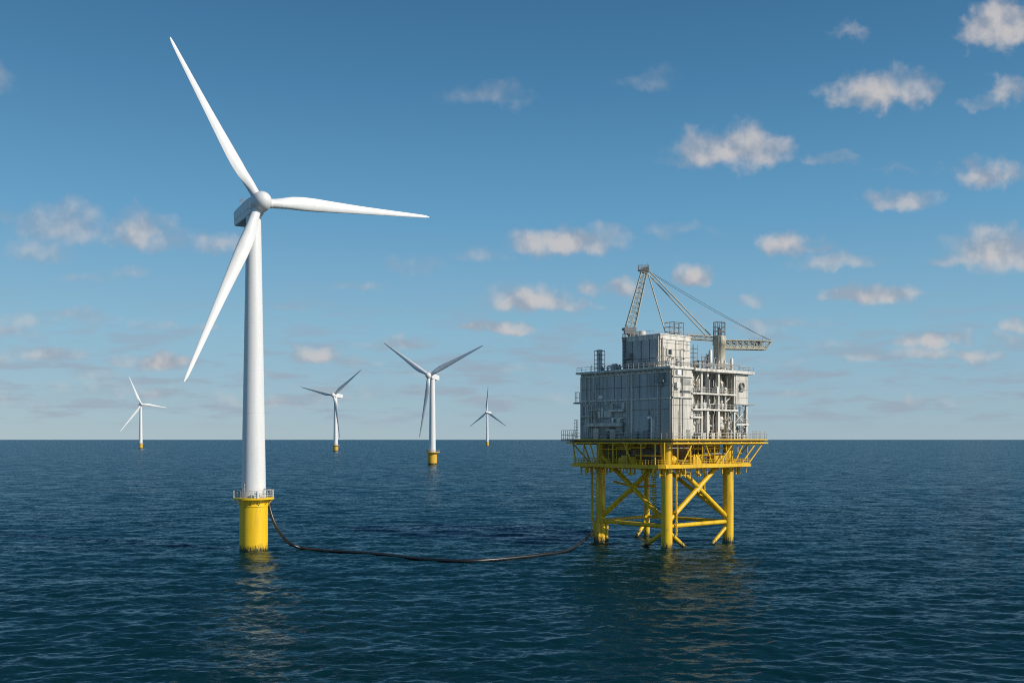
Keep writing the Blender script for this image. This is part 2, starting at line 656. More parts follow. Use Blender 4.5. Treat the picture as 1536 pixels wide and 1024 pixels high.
def sea(x, y):
    H = DX = DY = 0
    for tl in TILES:
        h, dx, dy = tl.sample(x, y)
        H, DX, DY = H + h, DX + dx, DY + dy
    return H, DX, DY


th_f = np.linspace(-R(37), R(37), 1040)
th = np.concatenate([np.linspace(-PI, -R(37), 46)[:-1], th_f, np.linspace(R(37), PI, 46)[1:-1]])
rs = [1.0, 12.0, 25.0, 38.0, 48.0, 56.0, 62.0]
while rs[-1] < 2600:
    r_ = rs[-1]
    rs.append(r_ + max(.22, r_ * r_ / 42000.0))
while rs[-1] < 150000:
    rs.append(rs[-1] * 1.12)
rs = np.array(rs)
RR, TT = np.meshgrid(rs, th, indexing='ij')
X, Y = RR * np.sin(TT), RR * np.cos(TT)
H, DX, DY = sea(X, Y)
fade = np.clip((3200 - RR) / 1400, 0, 1) * np.clip(RR / 60, 0, 1) * np.where(np.abs(TT) > R(40), 0, np.clip((R(40) - np.abs(TT)) / R(3), 0, 1))
X, Y, Z = X + DX * .5 * fade, Y + DY * .5 * fade, H * fade
nr, nt = X.shape
idx = np.arange(nr * nt).reshape(nr, nt)
a0, a1 = idx[:-1, :], idx[1:, :]
quads = np.stack([a0, np.roll(a0, -1, 1), np.roll(a1, -1, 1), a1], -1).reshape(-1, 4)
verts = np.stack([X, Y, Z], -1).reshape(-1, 3)
verts = np.vstack([verts, [[0, 0, 0]]])
tris = np.stack([idx[0], np.full(nt, nr * nt), np.roll(idx[0], -1)], -1)
quads = quads[:, ::-1]
me = bpy.data.meshes.new("water")
me.vertices.add(len(verts))
me.vertices.foreach_set("co", verts.astype(np.float32).ravel())
nl = quads.size + tris.size
me.loops.add(nl)
me.loops.foreach_set("vertex_index", np.concatenate([quads.ravel(), tris[:, ::-1].ravel()]).astype(np.int32))
me.polygons.add(len(quads) + len(tris))
ls = np.concatenate([np.arange(len(quads)) * 4, quads.size + np.arange(len(tris)) * 3])
me.polygons.foreach_set("loop_start", ls.astype(np.int32))
me.polygons.foreach_set("use_smooth", np.ones(len(ls), dtype=bool))
me.update(calc_edges=True)
me.validate()
if me.polygons[len(quads) // 2].normal.z < 0:
    me.flip_normals()
water = bpy.data.objects.new("water", me)
C.objects.link(water)
me.materials.append(mw)
water['kind'] = 'structure'

# ------------------------------------------------------------------ wind turbines


def lerp_tab(tab, x):
    for (x0, y0), (x1, y1) in zip(tab, tab[1:]):
        if x <= x1:
            f = (x - x0) / (x1 - x0)
            f = f * f * (3 - 2 * f) if False else f
            return y0 + (y1 - y0) * f
    return tab[-1][1]


CHORD = [(0, .049), (.04, .050), (.09, .058), (.15, .070), (.21, .0755), (.28, .073), (.4, .061), (.55, .047), (.7, .036), (.85, .026), (.94, .0195), (.98, .014), (1, .005)]
THICK = [(0, 1.0), (.04, .97), (.1, .72), (.17, .47), (.25, .34), (.4, .26), (.6, .21), (1, .16)]
TWIST = [(0, 15), (.1, 15), (.25, 10), (.5, 4.5), (.75, 1.5), (1, -1)]


def blade_mb(L, cs=1.0, pitch=4.0, bend=.02):
    m = MB()
    ns, n = 44, 24
    vs = []
    for i in range(ns):
        s = (i / (ns - 1)) ** 1.0
        c = lerp_tab(CHORD, s) * L * cs
        tk = lerp_tab(THICK, s)
        tw = R(lerp_tab(TWIST, s) + pitch)
        circ = max(0.0, 1 - s / .16)
        circ = circ * circ * (3 - 2 * circ)
        ofs = .5 * circ + .32 * (1 - circ)
        for k in range(n):
            a = 2 * PI * k / n
            xc = (1 - math.cos(a)) / 2           # 0 leading .. 1 trailing
            sgn = 1 if a <= PI else -1
            af = 5 * (.2969 * math.sqrt(max(xc, 0)) - .126 * xc - .3516 * xc ** 2 + .2843 * xc ** 3 - .1036 * xc ** 4) * tk
            ci = math.sqrt(max(0, xc * (1 - xc)))
            yv = sgn * (af * (1 - circ) + ci * circ)
            if circ < 1:
                yv += (1 - circ) * .03 * (1 - (2 * xc - 1) ** 2)
            x = (ofs - xc) * c
            y = -yv * c
            xr = x * math.cos(tw) - y * math.sin(tw)
            yr = x * math.sin(tw) + y * math.cos(tw)
            vs.append((xr, yr - bend * L * s * s, s * L))
    fs = []
    for i in range(ns - 1):
        for k in range(n):
            fs.append((i * n + k, i * n + (k + 1) % n, (i + 1) * n + (k + 1) % n, (i + 1) * n + k))
    m.add(vs, [f[::-1] for f in fs], True)
    m.add(vs[:n], [tuple(range(n))])
    m.add(vs[-n:], [tuple(range(n - 1, -1, -1))])
    return m


def turbine(px, D, label, hub_px, hub_py, tips, yaw, tilt, pile_r, plat_z, plat_r, tow_r0, tow_r1, hub_r, group, near=False, yel='yellow', scale=1.0, pitch=4.0):
    base = Vector(((px - 768) / F * D, D, 0))
    ps, ta = R(yaw), R(tilt)
    rho = (hub_px - 768) / F
    over = (rho * D - base.x) / (math.sin(ps) + rho * math.cos(ps))     # rotor overhang ahead of the tower axis
    hub_z = CAM_H + (659 - hub_py) / F * (D - over * math.cos(ps))
    root = empty('wind_turbine', base)
    tag(root, label, 'wind turbine', group)
    S = scale
    # foundation
    m = MB()
    nseg = 48 if near else 24
    m.lathe([(pile_r, -6), (pile_r, plat_z - .5 * S)], nseg)
    f = m.build('foundation', M[yel], root)
    if near:
        m = MB()
        m.lathe([(pile_r + .02, plat_z - 2.15), (pile_r + .10, plat_z - 2.12), (pile_r + .10, plat_z - 1.9), (pile_r + .02, plat_z - 1.86)], nseg)
        m.build('flange', M[yel], f)
        m = MB()
        ladder(m, (-pile_r * .2, -pile_r * 1.08, .6), (-pile_r * .2, -pile_r * 1.08, plat_z - .6), .7, (1, 0, 0), .06)
        # ladder stands round the back-left so it does not show on the lit face
        lo = m.build('ladder', M[yel], f)
        lo.rotation_euler = (0, 0, R(-100))
    # working platform with guard rail
    m = MB()
    m.lathe([(pile_r * .9, plat_z - .62 * S), (plat_r - .25 * S, plat_z - .5 * S), (plat_r, plat_z - .42 * S), (plat_r, plat_z - .02), (plat_r - .3 * S, plat_z)], nseg, smooth=False)
    if near:
        for k in range(12):
            a = 2 * PI * k / 12 + .1
            d = Vector((math.cos(a), math.sin(a), 0))
            m.beam(d * (pile_r + .03) + Vector((0, 0, plat_z - 1.7)), d * (plat_r - .3) + Vector((0, 0, plat_z - .5)), .12, .16)
    pl = m.build('platform', M[yel], root)
    m = MB()
    k = 22 if near else 14
    ring = [Vector(((plat_r - .12 * S) * math.cos(2 * PI * i / k), (plat_r - .12 * S) * math.sin(2 * PI * i / k), plat_z)) for i in range(k)]
    railing(m, ring, h=1.75 * S if near else 1.3 * S, sp=9, r=.06 * S, rails=(1.0, .66, .33), closed=True)
    m.build('railing', M['galv'] if near else M['grey'], pl)
    if near:
        m = MB()
        m.box((1.2, -4.1, plat_z), (2.2, -3.4, plat_z + 1.5))
        m.build('cabinet', M['lampw'], pl, bevel=.05)
        m = MB()
        m.tube((-1.1, -4.1, plat_z), (-1.1, -4.1, plat_z + 2.9), .09, n=8)
        m.tube((-1.1, -4.1, plat_z + 2.9), (-1.1, -4.1, plat_z + 3.3), .2, n=8)
        m.build('lantern_post', M['grey'], pl)
        m = MB()
        m.tube((3.2, -3.0, plat_z), (3.2, -3.0, plat_z + 2.2), .14, n=8)
        m.tube((3.2, -3.0, plat_z + 2.2), (4.9, -3.4, plat_z + 2.0), .11, n=8)
        m.build('davit', M['galv'], pl)
    # tower
    top = hub_z - hub_r * 1.02
    m = MB()
    prof = []
    for i in range(13):
        s = i / 12
        prof.append((tow_r0 + (tow_r1 - tow_r0) * s, plat_z + (top - plat_z) * s))
    m.lathe(prof, nseg)
    tw = m.build('tower', M['white'], root)
    if near:
        for s in (.3, .62):
            m = MB()
            rr = tow_r0 + (tow_r1 - tow_r0) * s
            zz = plat_z + (top - plat_z) * s
            m.lathe([(rr, zz - .05), (rr + .012, zz - .04), (rr + .012, zz + .04), (rr, zz + .05)], nseg)
            m.build('flange', M['white'], tw)
        m = MB()
        m.box((-.45, -tow_r0 - .06, plat_z + .1), (.45, -tow_r0 + .3, plat_z + 2.2))
        d = m.build('door', M['grey'], tw, bevel=.05)
        d.rotation_euler = (0, 0, R(-70))
    # rotor frame
    ah = Vector((math.sin(ps), -math.cos(ps), 0))
    a = Vector((math.cos(ta) * math.sin(ps), -math.cos(ta) * math.cos(ps), math.sin(ta)))
    rv = Vector((math.cos(ps), math.sin(ps), 0))
    tv = Vector((-math.sin(ta) * math.sin(ps), math.sin(ta) * math.cos(ps), math.cos(ta)))
    hub_c = ah * over + Vector((0, 0, hub_z))
    # nose axis = local -Y, right = local X, up = local Z
    Mr = Matrix((rv, -a, tv)).transposed().to_4x4()
    Mr.translation = hub_c
    h = hub_r
    # nacelle: tapered rounded box running back from the hub
    m = MB()
    secs = [(h * .55, .80, .78, -.80), (h * 1.0, .94, .88, -.95), (h * 2.2, 1.0, .92, -1.05), (h * 4.9, .98, .84, -1.02), (h * 5.75, .92, .80, -.86), (h * 5.9, .86, .74, -.78)]
    rings = []
    for (yv, wx, zt, zb) in secs:
        ring = []
        for k in range(20):
            an = 2 * PI * k / 20
            cx, sx = math.cos(an), math.sin(an)
            ex = .2
            ux = math.copysign(abs(cx) ** ex, cx) * wx * h * .78
            uz = math.copysign(abs(sx) ** ex, sx)
            uz = uz * (zt if uz > 0 else -zb) * h * .92
            ring.append((ux, yv, uz))
        rings.append(ring)
    vs = [p for r_ in rings for p in r_]
    fs = []
    for i in range(len(rings) - 1):
        for k in range(20):
            fs.append((i * 20 + k, i * 20 + (k + 1) % 20, (i + 1) * 20 + (k + 1) % 20, (i + 1) * 20 + k))
    m.add(vs, [f_[::-1] for f_ in fs])
    m.add(rings[0], [tuple(range(20))])
    m.add(rings[-1], [tuple(range(19, -1, -1))])
    na = m.build('nacelle', M['nacelle'] if near else M['white'], root)
    na.matrix_local = Mr
    if near:
        m = MB()
        m.box((-h * .72, h * 1.3, -h * .30), (-h * .795, h * 5.3, -h * .16))
        m.build('trim', M['white'], na)
        m = MB()
        for xx in (-.45, .45):
            m.tube((xx * h, h * 4.5, h * .7), (xx * h, h * 4.5, h * 1.75), .05, n=6)
        m.tube((-.45 * h, h * 4.5, h * 1.5), (.45 * h, h * 4.5, h * 1.5), .045, n=6)
        m.tube((-.45 * h, h * 3.7, h * .75), (-.45 * h, h * 3.7, h * 1.5), .045, n=6)
        m.tube((-.45 * h, h * 3.7, h * 1.5), (-.45 * h, h * 4.5, h * 1.5), .045, n=6)
        m.tube((0, h * 4.5, h * 1.5), (0, h * 4.5, h * 1.9), .07, n=6)
        m.build('weather_mast', M['grey'], na)
        m = MB()
        for i in range(6):
            m.box((-h * .5 + i * h * .18, h * 5.85, -h * .4), (-h * .5 + i * h * .18 + h * .1, h * 5.94, h * .4))
        m.build('vent', M['dark'], na)
    # yaw bearing collar between tower and nacelle
    m = MB()
    m.lathe([(tow_r1 * 1.0, top - .01), (tow_r1 * 1.06, top + .05), (tow_r1 * 1.02, hub_z - h * .6)], 24)
    m.build('yaw_bearing', M['nacelle'], root)
    # hub with spinner nose
    m = MB()
    prof = [(h * .80, -h * .75), (h * .97, -h * .55), (h * 1.0, 0), (h * .99, h * .45), (h * .93, h * .78), (h * .80, h * 1.08), (h * .60, h * 1.34), (h * .35, h * 1.50), (h * .12, h * 1.565), (0.0, h * 1.57)]
    m.lathe(prof, 32, M=Matrix.Rotation(R(90), 3, 'X'))
    hb = m.build('hub', M['white'], root)
    hb.matrix_local = Mr
    # blades
    bm, L = None, 0
    for (tx, ty) in tips:
        # where the sight line to the blade tip meets the rotor plane gives the blade's angle and length
        ray = Vector(((tx - 768) / F, 1, (659 - ty) / F))
        cw_ = base + hub_c
        cw_ = cw_ + a * (.02 * (L or 45 * S * 1.2)) - Vector((0, 0, CAM_H))
        k_ = cw_.dot(a) / ray.dot(a)
        w_ = ray * k_ - cw_
        ln = w_.length
        d = w_ / ln
        e = rv * d.dot(tv) - tv * d.dot(rv)
        y = d.cross(e)
        if bm is None:
            L = ln
            bl = blade_mb(L - h * .62, 1.1 if near else 1.12, pitch).build('blade', M['white'], root)
            bm = bl.data
        else:
            bl = bpy.data.objects.new('blade', bm)
            C.objects.link(bl)
            bl.parent = root
        Mb = Matrix((e, y, d * ((ln - h * .62) / (L - h * .62)))).transposed().to_4x4()
        Mb.translation = hub_c + d * h * .62
        bl.matrix_local = Mb
        if near:
            rb = MB()
            rb.lathe([((L) * .0262, h * .20), ((L) * .0272, h * .24), ((L) * .0272, h * .5), ((L) * .0262, h * .54)], 28)
            c = rb.build('collar', M['white'], root)
            c.parent = bl
    return root


G = 'wind turbines standing in the sea'
turbine(380.5, 235, 'tallest white wind turbine on thick yellow foundation, black cable hanging from its platform', 390.0, 304, [(256, 55), (644, 326), (276, 572)], 34, 6,
        3.27, 12.4, 4.7, 2.85, 1.68, 2.35, G, near=True)
S2 = 1049 / F
turbine(648.5, 1049, 'wind turbine with grey blades in a wide V, yellow foundation reflected in sea', 643.5, 563, [(575, 513), (725, 518), (629, 656)], -24, 5,
        7.0 * S2, 18.5 * S2, 11.5 * S2, 5.1 * S2, 3.9 * S2, 4.6 * S2, G, yel='far_yellow', scale=1.8, pitch=2)
S3 = 2283 / F
turbine(503.5, 2283, 'far wind turbine with one blade pointing down its tower, beside wide V one', 500.8, 592.5, [(451, 580), (542, 554.5), (509.5, 657)], -26, 2,
        3.8 * S3, 8.4 * S3, 5.6 * S3, 3.3 * S3, 2.4 * S3, 3.4 * S3, G, yel='far_yellow', scale=2.2, pitch=2)
S4 = 2986 / F
turbine(211.2, 2986, 'small far wind turbine with bright white blades, left of the tallest turbine', 211.9, 606, [(194, 565), (250.8, 611.5), (180, 647)], 30, 3,
        2.9 * S4, 6.5 * S4, 3.7 * S4, 2.6 * S4, 1.7 * S4, 2.3 * S4, G, yel='far_yellow', scale=2.2, pitch=3)
S5 = 4313 / F
turbine(731.0, 4313, 'smallest most distant wind turbine with one blade pointing straight up', 730.0, 618, [(732.3, 577.5), (759, 639), (704.5, 639.4)], -37, 2,
        2.2 * S5, 5 * S5, 2.6 * S5, 1.9 * S5, 1.25 * S5, 1.7 * S5, G, yel='far_yellow', scale=2.2, pitch=3)

# ------------------------------------------------------------------ power cable
cp = [at(402, 748, 237.6), at(405, 764, 237.4), at(410.5, 781, 237.0), at(418.5, 796, 236.4), at(428.5, 809, 235.6), at(440, 818, 234.6)]
fl = [(455, 824.2), (480, 826.5), (510, 828), (545, 830.2), (580, 833.5), (615, 837.5), (650, 840.6), (685, 842.2), (715, 842), (745, 840), (775, 837.2), (805, 834), (835, 830), (852, 826)]
for (px, py) in fl:
    D = 26 * F / (py - 659)
    cp.append(Vector(((px - 768) / F * D, D, .12)))
cp += [at(866, 817.5, 241), at(878, 808, 247), at(890, 797.5, 253.0)]


def catmull(p, k=10):
    out = []
    for i in range(len(p) - 1):
        a, b_, c, d = p[max(i - 1, 0)], p[i], p[i + 1], p[min(i + 2, len(p) - 1)]
        for j in range(k):
            t_ = j / k
            out.append(.5 * ((2 * b_) + (c - a) * t_ + (2 * a - 5 * b_ + 4 * c - d) * t_ ** 2 + (3 * b_ - a - 3 * c + d) * t_ ** 3))
    out.append(p[-1])
    return out


cps = catmull(cp)
sm = np.array([[p.x, p.y] for p in cps])
hh = sea(sm[:, 0], sm[:, 1])[0]
hh = np.convolve(np.pad(hh, 6, mode='edge'), np.ones(13) / 13, 'valid')
for p, h_ in zip(cps, hh):
    if p.z < 1.2:
        p.z += max(0, float(h_)) * 1.0 + .1
mb = MB()
mb.path(cps, .38, 12)
tag(mb.build('power_cable', M['cable']), 'thick black power cable floating on the sea from turbine to yellow platform', 'cable')

# ------------------------------------------------------------------ offshore platform
ROT = R(40)
OC = Vector((38.8, 254, 0))
plat = empty('offshore_platform', OC, ROT)
tag(plat, 'grey offshore substation with pipework, standing on a yellow steel jacket', 'offshore platform')
rnd = random.Random(5)
FL = Vector((-11.7, -11.1, 0))      # the four legs
RL = Vector((11.7, -11.1, 0))
LL = Vector((-11.7, 11.1, 0))
BL = Vector((8.6, 13.7, 0))


def V(p, z):
    return Vector((p.x, p.y, z))


ZC = 19.2                            # underside of cellar deck
ZM = 25.2                            # underside of main deck girders
for (p, r_, sleeve) in ((FL, 1.36, 0), (RL, 1.36, 0), (LL, 1.16, 1), (BL, .8, 0)):
    m = MB()
    m.lathe([(r_, -6), (r_, ZC + .3), (r_ * .92, ZC + 1.2), (r_ * .92, ZM)], 28, c=p)
    lg = m.build('leg', M['jacket'], plat)
    if sleeve:
        m = MB()
        m.lathe([(1.36, -6), (1.36, 4.6), (1.2, 5.3)], 24, c=p + Vector((0, 0, 0)))
        for (dx, dy) in ((-1.25, -.5), (-.6, 1.2), (.9, -1.2)):
            m.tube((p.x + dx, p.y + dy, -6), (p.x + dx, p.y + dy, 5.0), .5, n=14)
        m.build('sleeve', M['jacket'], lg)


def brace(a, za, b_, zb, r_, name='brace'):
    m = MB()
    p, q = V(a, za), V(b_, zb)
    m.tube(p, q, r_, n=18)
    return m.build(name, M['jacket'], plat)


ZJ = 5.7
for a, b_, r_ in ((FL, RL, .62), (LL, FL, .62), (BL, RL, .52), (LL, BL, .5)):
    if b_ is not BL and a is not BL:
        brace(a, ZJ + .35, b_, 22.3, r_)
    if b_ is not BL:
        brace(b_, ZJ + .35, a, 22.3, r_ * .96)
    brace(a, ZJ - .45, b_, ZJ - .45, r_ * .86, 'strut')
# lower diagonals running down under the water
for a, b_, s in ((FL, RL, .34), (RL, FL, .34), (FL, LL, .40), (BL, LL, .3)):
    e = a.lerp(b_, s * 1.15)
    brace(a, 4.5, e, -2.0, .5)
# node cans where diagonals cross
for a, b_ in ((FL, RL), (LL, FL)):
    c = (V(a, 0) + V(b_, 0)) / 2
    m = MB()
    d = (b_ - a).normalized()
    m.tube(V(c, 14.05) - d * .9 - Vector((0, 0, .9)), V(c, 14.05) + d * .9 + Vector((0, 0, .9)), .72, n=18)
    m.build('node', M['jacket'], plat)

# risers, caissons and ladders beside the legs
mb = MB()
ladder(mb, (-12.9, 13.0, .8), (-12.9, 13.0, ZC), .6, (0, 1, 0), .09)
mb.build('ladder', M['jacket'], plat)
mb = MB()
ladder(mb, (13.35, -10.9, 1.0), (13.35, -10.9, ZC), .6, (.8, .6, 0), .08)
mb.build('ladder', M['brown'], plat)
for (x, y, z0, r_) in ((-13.3, 12.6, 5.0, .28), (13.2, -10.2, 1.0, .2), (-9.2, -12.0, 3.0, .22), (-9.6, -9.0, 8.0, .3), (3.0, -10.6, 12.5, .18)):
    m = MB()
    m.tube((x, y, z0), (x, y, ZC), r_, n=10)
    for k in range(int((ZC - z0) / 2.2)):
        m.tube((x, y, z0 + 1 + k * 2.2), (x, y, z0 + 1.25 + k * 2.2), r_ * 1.5, n=10)
    m.build('riser', M['jacket'], plat)
# chain-like hose bundle hanging behind the front leg
for (x, y) in ((-12.6, -8.2), (-12.2, -7.2)):
    m = MB()
    for k in range(20):
        z = ZC - .3 - k * .62
        rr = .28 + .12 * rnd.random()
        m.lathe([(.12, z - .3), (rr, z - .15), (rr, z), (.12, z + .14)], 8, c=(x + rnd.uniform(-.08, .08), y + rnd.uniform(-.08, .08), 0))
    m.build('hose', M['deck'], plat)
m = MB()
m.path(catmull([Vector((-8, 10, 15.2)), Vector((-7, 4, 14.2)), Vector((-8, -2, 14.5)), Vector((-11, -7, 14.9))], 8), .28, 8)
m.build('pipe', M['deck'], plat)

# cellar deck
CX0, CX1, CY0, CY1 = -17.0, 16.8, -14.3, 16.0


def deck(name, poly, z0, z1, mm):
    m = MB()
    n = len(poly)
    lo = [(x, y, z0) for x, y in poly]
    hi = [(x, y, z1) for x, y in poly]
    m.add(lo + hi, [tuple(range(n - 1, -1, -1)), tuple(range(n, 2 * n))] + [(i, (i + 1) % n, n + (i + 1) % n, n + i) for i in range(n)])
    return m.build(name, mm, plat)


cpoly = [(CX0 + 1.2, CY0), (CX1, CY0), (CX1, CY1), (CX0, CY1), (CX0, CY0 + 1.2)]
cd = deck('cellar_deck', cpoly, ZC + .25, ZC + .5, M['deck'])
m = MB()
for (x0, y0), (x1, y1) in zip(cpoly, cpoly[1:] + cpoly[:1]):
    m.beam((x0, y0, ZC + .35), (x1, y1, ZC + .35), .3, .75)
m.build('edge_girder', M['deck'], cd)
m = MB()
for k in range(7):
    x = CX0 + 3 + k * 4.6
    m.beam((x, CY0 + .2, ZC - .02), (x, CY1 - .2, ZC - .02), .3, .5)
for k in range(6):
    y = CY0 + 3 + k * 4.9
    m.beam((CX0 + .2, y, ZC - .12), (CX1 - .2, y, ZC - .12), .3, .6)
m.build('floor_beam', M['deck'], cd)
m = MB()
railing(m, [(x * .992, y * .992, ZC + .72) for x, y in cpoly], h=1.25, sp=1.0, r=.05, rails=(1, .66, .33), closed=True, toe=True)
m.build('railing', M['deck'], cd)
# brackets and pipe stubs under the cellar deck
for k in range(60):
    if rnd.random() < .5:
        x, y = rnd.uniform(CX0 + .5, CX1 - .5), CY0 + rnd.uniform(.4, 3.5)
    else:
        x, y = CX0 + rnd.uniform(.4, 3.5), rnd.uniform(CY0 + .5, CY1 - .5)
    l = rnd.uniform(.6, 2.3)
    m = MB()
    r_ = rnd.choice((.1, .14, .2, .3))
    m.tube((x, y, ZC + .2), (x, y, ZC - l), r_, n=8)
    if rnd.random() < .6:
        d = Vector((rnd.uniform(-1.6, 1.6), rnd.uniform(-1.6, 1.6), 0))
        m.tube((x, y, ZC - l * .8), (x + d.x, y + d.y, ZC - l * .8), r_ * .8, n=8)
    m.build('pipe_stub', M['deck'], plat)

# main deck
MX0, MX1, MY0, MY1 = -13.9, 23.2, -14.8, 21.4
mpoly = [(MX0, MY0), (MX1, MY0), (MX1, MY1), (MX0, MY1)]
ins = .55
md = deck('main_deck', [(MX0 + ins, MY0 + ins), (MX1 - ins, MY0 + ins), (MX1 - ins, MY1 - ins), (MX0 + ins, MY1 - ins)], ZM + .2, ZM + .88, M['dark'])
m = MB()
for (x0, y0), (x1, y1) in zip(mpoly, mpoly[1:] + mpoly[:1]):
    m.beam((x0, y0, ZM - .05), (x1, y1, ZM - .05), .5, .36)
    m.beam((x0, y0, ZM + .80), (x1, y1, ZM + .80), .5, .28)
m.build('edge_girder', M['deck'], md)
m = MB()
for k in range(9):
    x = MX0 + 2 + k * 4.1
    m.beam((x, MY0 + .3, ZM + .02), (x, MY1 - .3, ZM + .02), .3, .5)
for k in range(8):
    y = MY0 + 2.2 + k * 4.4
    m.beam((MX0 + .3, y, ZM - .14), (MX1 - .3, y, ZM - .14), .3, .7)
m.build('floor_beam', M['deck'], md)
ZD = ZM + .9                          # top of the main deck
m = MB()
railing(m, [(MX0 + .2, MY1 - .2, ZD), (MX0 + .2, MY0 + .2, ZD), (MX1 - .2, MY0 + .2, ZD), (MX1 - .2, MY1 - .2, ZD)], h=1.5, sp=1.7, r=.05, rails=(1, .5))
m.build('railing', M['galv'], md)
# taller corner landings on both ends of the main deck
m = MB()
railing(m, [(MX0 - 1.2, MY1 + .8, ZD - .1), (MX0 - 1.2, MY1 - 3.2, ZD - .1), (MX0, MY1 - 3.2, ZD - .1)], h=2.4, sp=.8, r=.06, rails=(1, .5, .04))
m.box((MX0 - 1.3, MY1 - 3.3, ZD - .5), (MX0 - .2, MY1 + .9, ZD - .12))
m.build('landing', M['grey'], md)
m = MB()
railing(m, [(MX1 - 5.4, MY0 + .6, ZD), (MX1 - .35, MY0 + .6, ZD), (MX1 - .35, MY0 + 4, ZD)], h=2.1, sp=1.8, r=.055, rails=(1, .8, .5))
m.build('guard_frame', M['galv'], md)
m = MB()
ladder(m, (18.2, -10.4, ZD), (18.2, -10.4, ZD + 5.8), .7, (1, 0, 0), .06, cage=(.5, -.8, 0))
m.build('ladder', M['galv'], plat)
m = MB()
ladder(m, (-12.7, 18.8, ZD), (-12.7, 18.8, ZD + 5), .7, (0, 1, 0), .06, cage=(-.8, .2, 0))
m.build('ladder', M['grey'], plat)

# posts and diagonal struts between the two decks
xs = [-15.5, -10.8, -6.2, -1.6, 3.0, 7.6, 12.2, 16.2]
for i, x in enumerate(xs):
    m = MB()
    m.tube((x, CY0 + .6, ZC + .5), (x, CY0 + .6, ZM + .1), .17, n=10)
    m.build('deck_post', M['deck'], plat)
ys = [-9.6, -5.0, -.4, 4.4, 9.2, 14.8]
for i, y in enumerate(ys):
    m = MB()
    m.tube((CX0 + 2.9, y, ZC + .5), (CX0 + 2.9, y, ZM + .1), .18, n=10)
    m.build('deck_post', M['deck'], plat)
for (x0, x1) in ((-6.0, -9.4), (-1.4, 2.0), (9.8, 4.6), (14.0, 10.6), (19.2, 13.5), (22.2, 16.4)):
    m = MB()
    m.tube((x0, MY0 + .5, ZM + .1), (x1, CY0 + .5, ZC + .6), .2, n=10)
    m.build('deck_strut', M['deck'], plat)
for (y0, y1) in ((19.4, 15.6), (13.2, 8.2), (1.2, -4.4)):
    m = MB()
    m.tube((MX0 + .3, y0, ZM + .1), (CX0 + .8, y1, ZC + .6), .2, n=10)
    m.build('deck_strut', M['deck'], plat)
for (x, y) in ((MX0 + 1, MY1 - 1), (MX0 + 1, MY1 - 5.2), (MX1 - 1, MY0 + 4.6), (MX1 - 1, MY0 + 10)):
    m = MB()
    tx, ty = max(min(x, CX1 - .5), CX0 + .5), max(min(y, CY1 - .5), CY0 + .5)
    m.tube((x, y, ZM), (tx * .93, ty * .93, ZC + .6), .2, n=10)
    m.build('deck_strut', M['deck'], plat)

# equipment seen between the decks
for k in range(16):
    if k % 2:
        x, y = rnd.uniform(-12, 13), CY0 + rnd.uniform(2.6, 6)
    else:
        x, y = CX0 + rnd.uniform(4.2, 8), rnd.uniform(-11, 13)
    w, d, h = rnd.uniform(.7, 1.8), rnd.uniform(.7, 1.8), rnd.uniform(1.4, 3.6)
    m = MB()
    mt = M[rnd.choice(('dark', 'grey', 'deck', 'deck'))]
    if rnd.random() < .45:
        m.lathe([(w * .35, ZC + .5), (w * .7, ZC + .7), (w * .7, ZC + h), (w * .3, ZC + h + .5)], 16, c=(x, y, 0))
        m.tube((x, y, ZC + h + .4), (x, y, ZM + .2), .16, n=8)
    else:
        m.box((x - w, y - d, ZC + .5), (x + w, y + d, ZC + h))
        m.box((x - w * .8, y - d * .8, ZC + h), (x + w * .2, y + d * .5, ZC + h + .5))
        m.tube((x + w * .5, y, ZC + h), (x + w * .5, y, ZM + .2), .13, n=8)
    m.build('machinery', mt, plat)
for k in range(14):
    m = MB()
    z = rnd.uniform(ZC + 2.2, ZM - .2)
    r_ = rnd.choice((.12, .18, .26))
    if k % 2:
        y = CY0 + rnd.uniform(1.2, 5)
        x0 = rnd.uniform(-14, 2)
        x1 = x0 + rnd.uniform(6, 14)
        m.path([(x0, y, ZM), (x0, y, z), (min(x1, 16), y, z), (min(x1, 16), y, ZC + .6)], r_, 8)
    else:
        x = CX0 + rnd.uniform(3.4, 7)
        y0 = rnd.uniform(-12, 2)
        y1 = y0 + rnd.uniform(6, 12)
        m.path([(x, y0, ZM), (x, y0, z), (x, min(y1, 15), z), (x, min(y1, 15), ZC + .6)], r_, 8)
    m.build('pipe', M[rnd.choice(('deck', 'grey', 'deck'))], plat)
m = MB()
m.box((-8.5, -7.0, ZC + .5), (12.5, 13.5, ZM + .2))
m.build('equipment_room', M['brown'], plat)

# ---------------------------------------------------------------- topside module
BX0, BX1, BY0, BY1 = -12.25, 17.25, -13.15, 17.85
ZT = 42.9
BAYX0, BAYX1, BAYY = -4.9, 12.3, -8.4     # open pipe bay in the sunlit face
m = MB()
poly = [(BX0, BY0), (BAYX0, BY0), (BAYX0, BAYY), (BX1 - .6, BAYY), (BX1 - .6, BY1), (BX0, BY1)]
n = len(poly)
m.add([(x, y, ZD) for x, y in poly] + [(x, y, ZT) for x, y in poly],
      [tuple(range(n - 1, -1, -1)), tuple(range(n, 2 * n))] + [(i, (i + 1) % n, n + (i + 1) % n, n + i) for i in range(n)])
mod = m.build('module', M['panel'], plat)
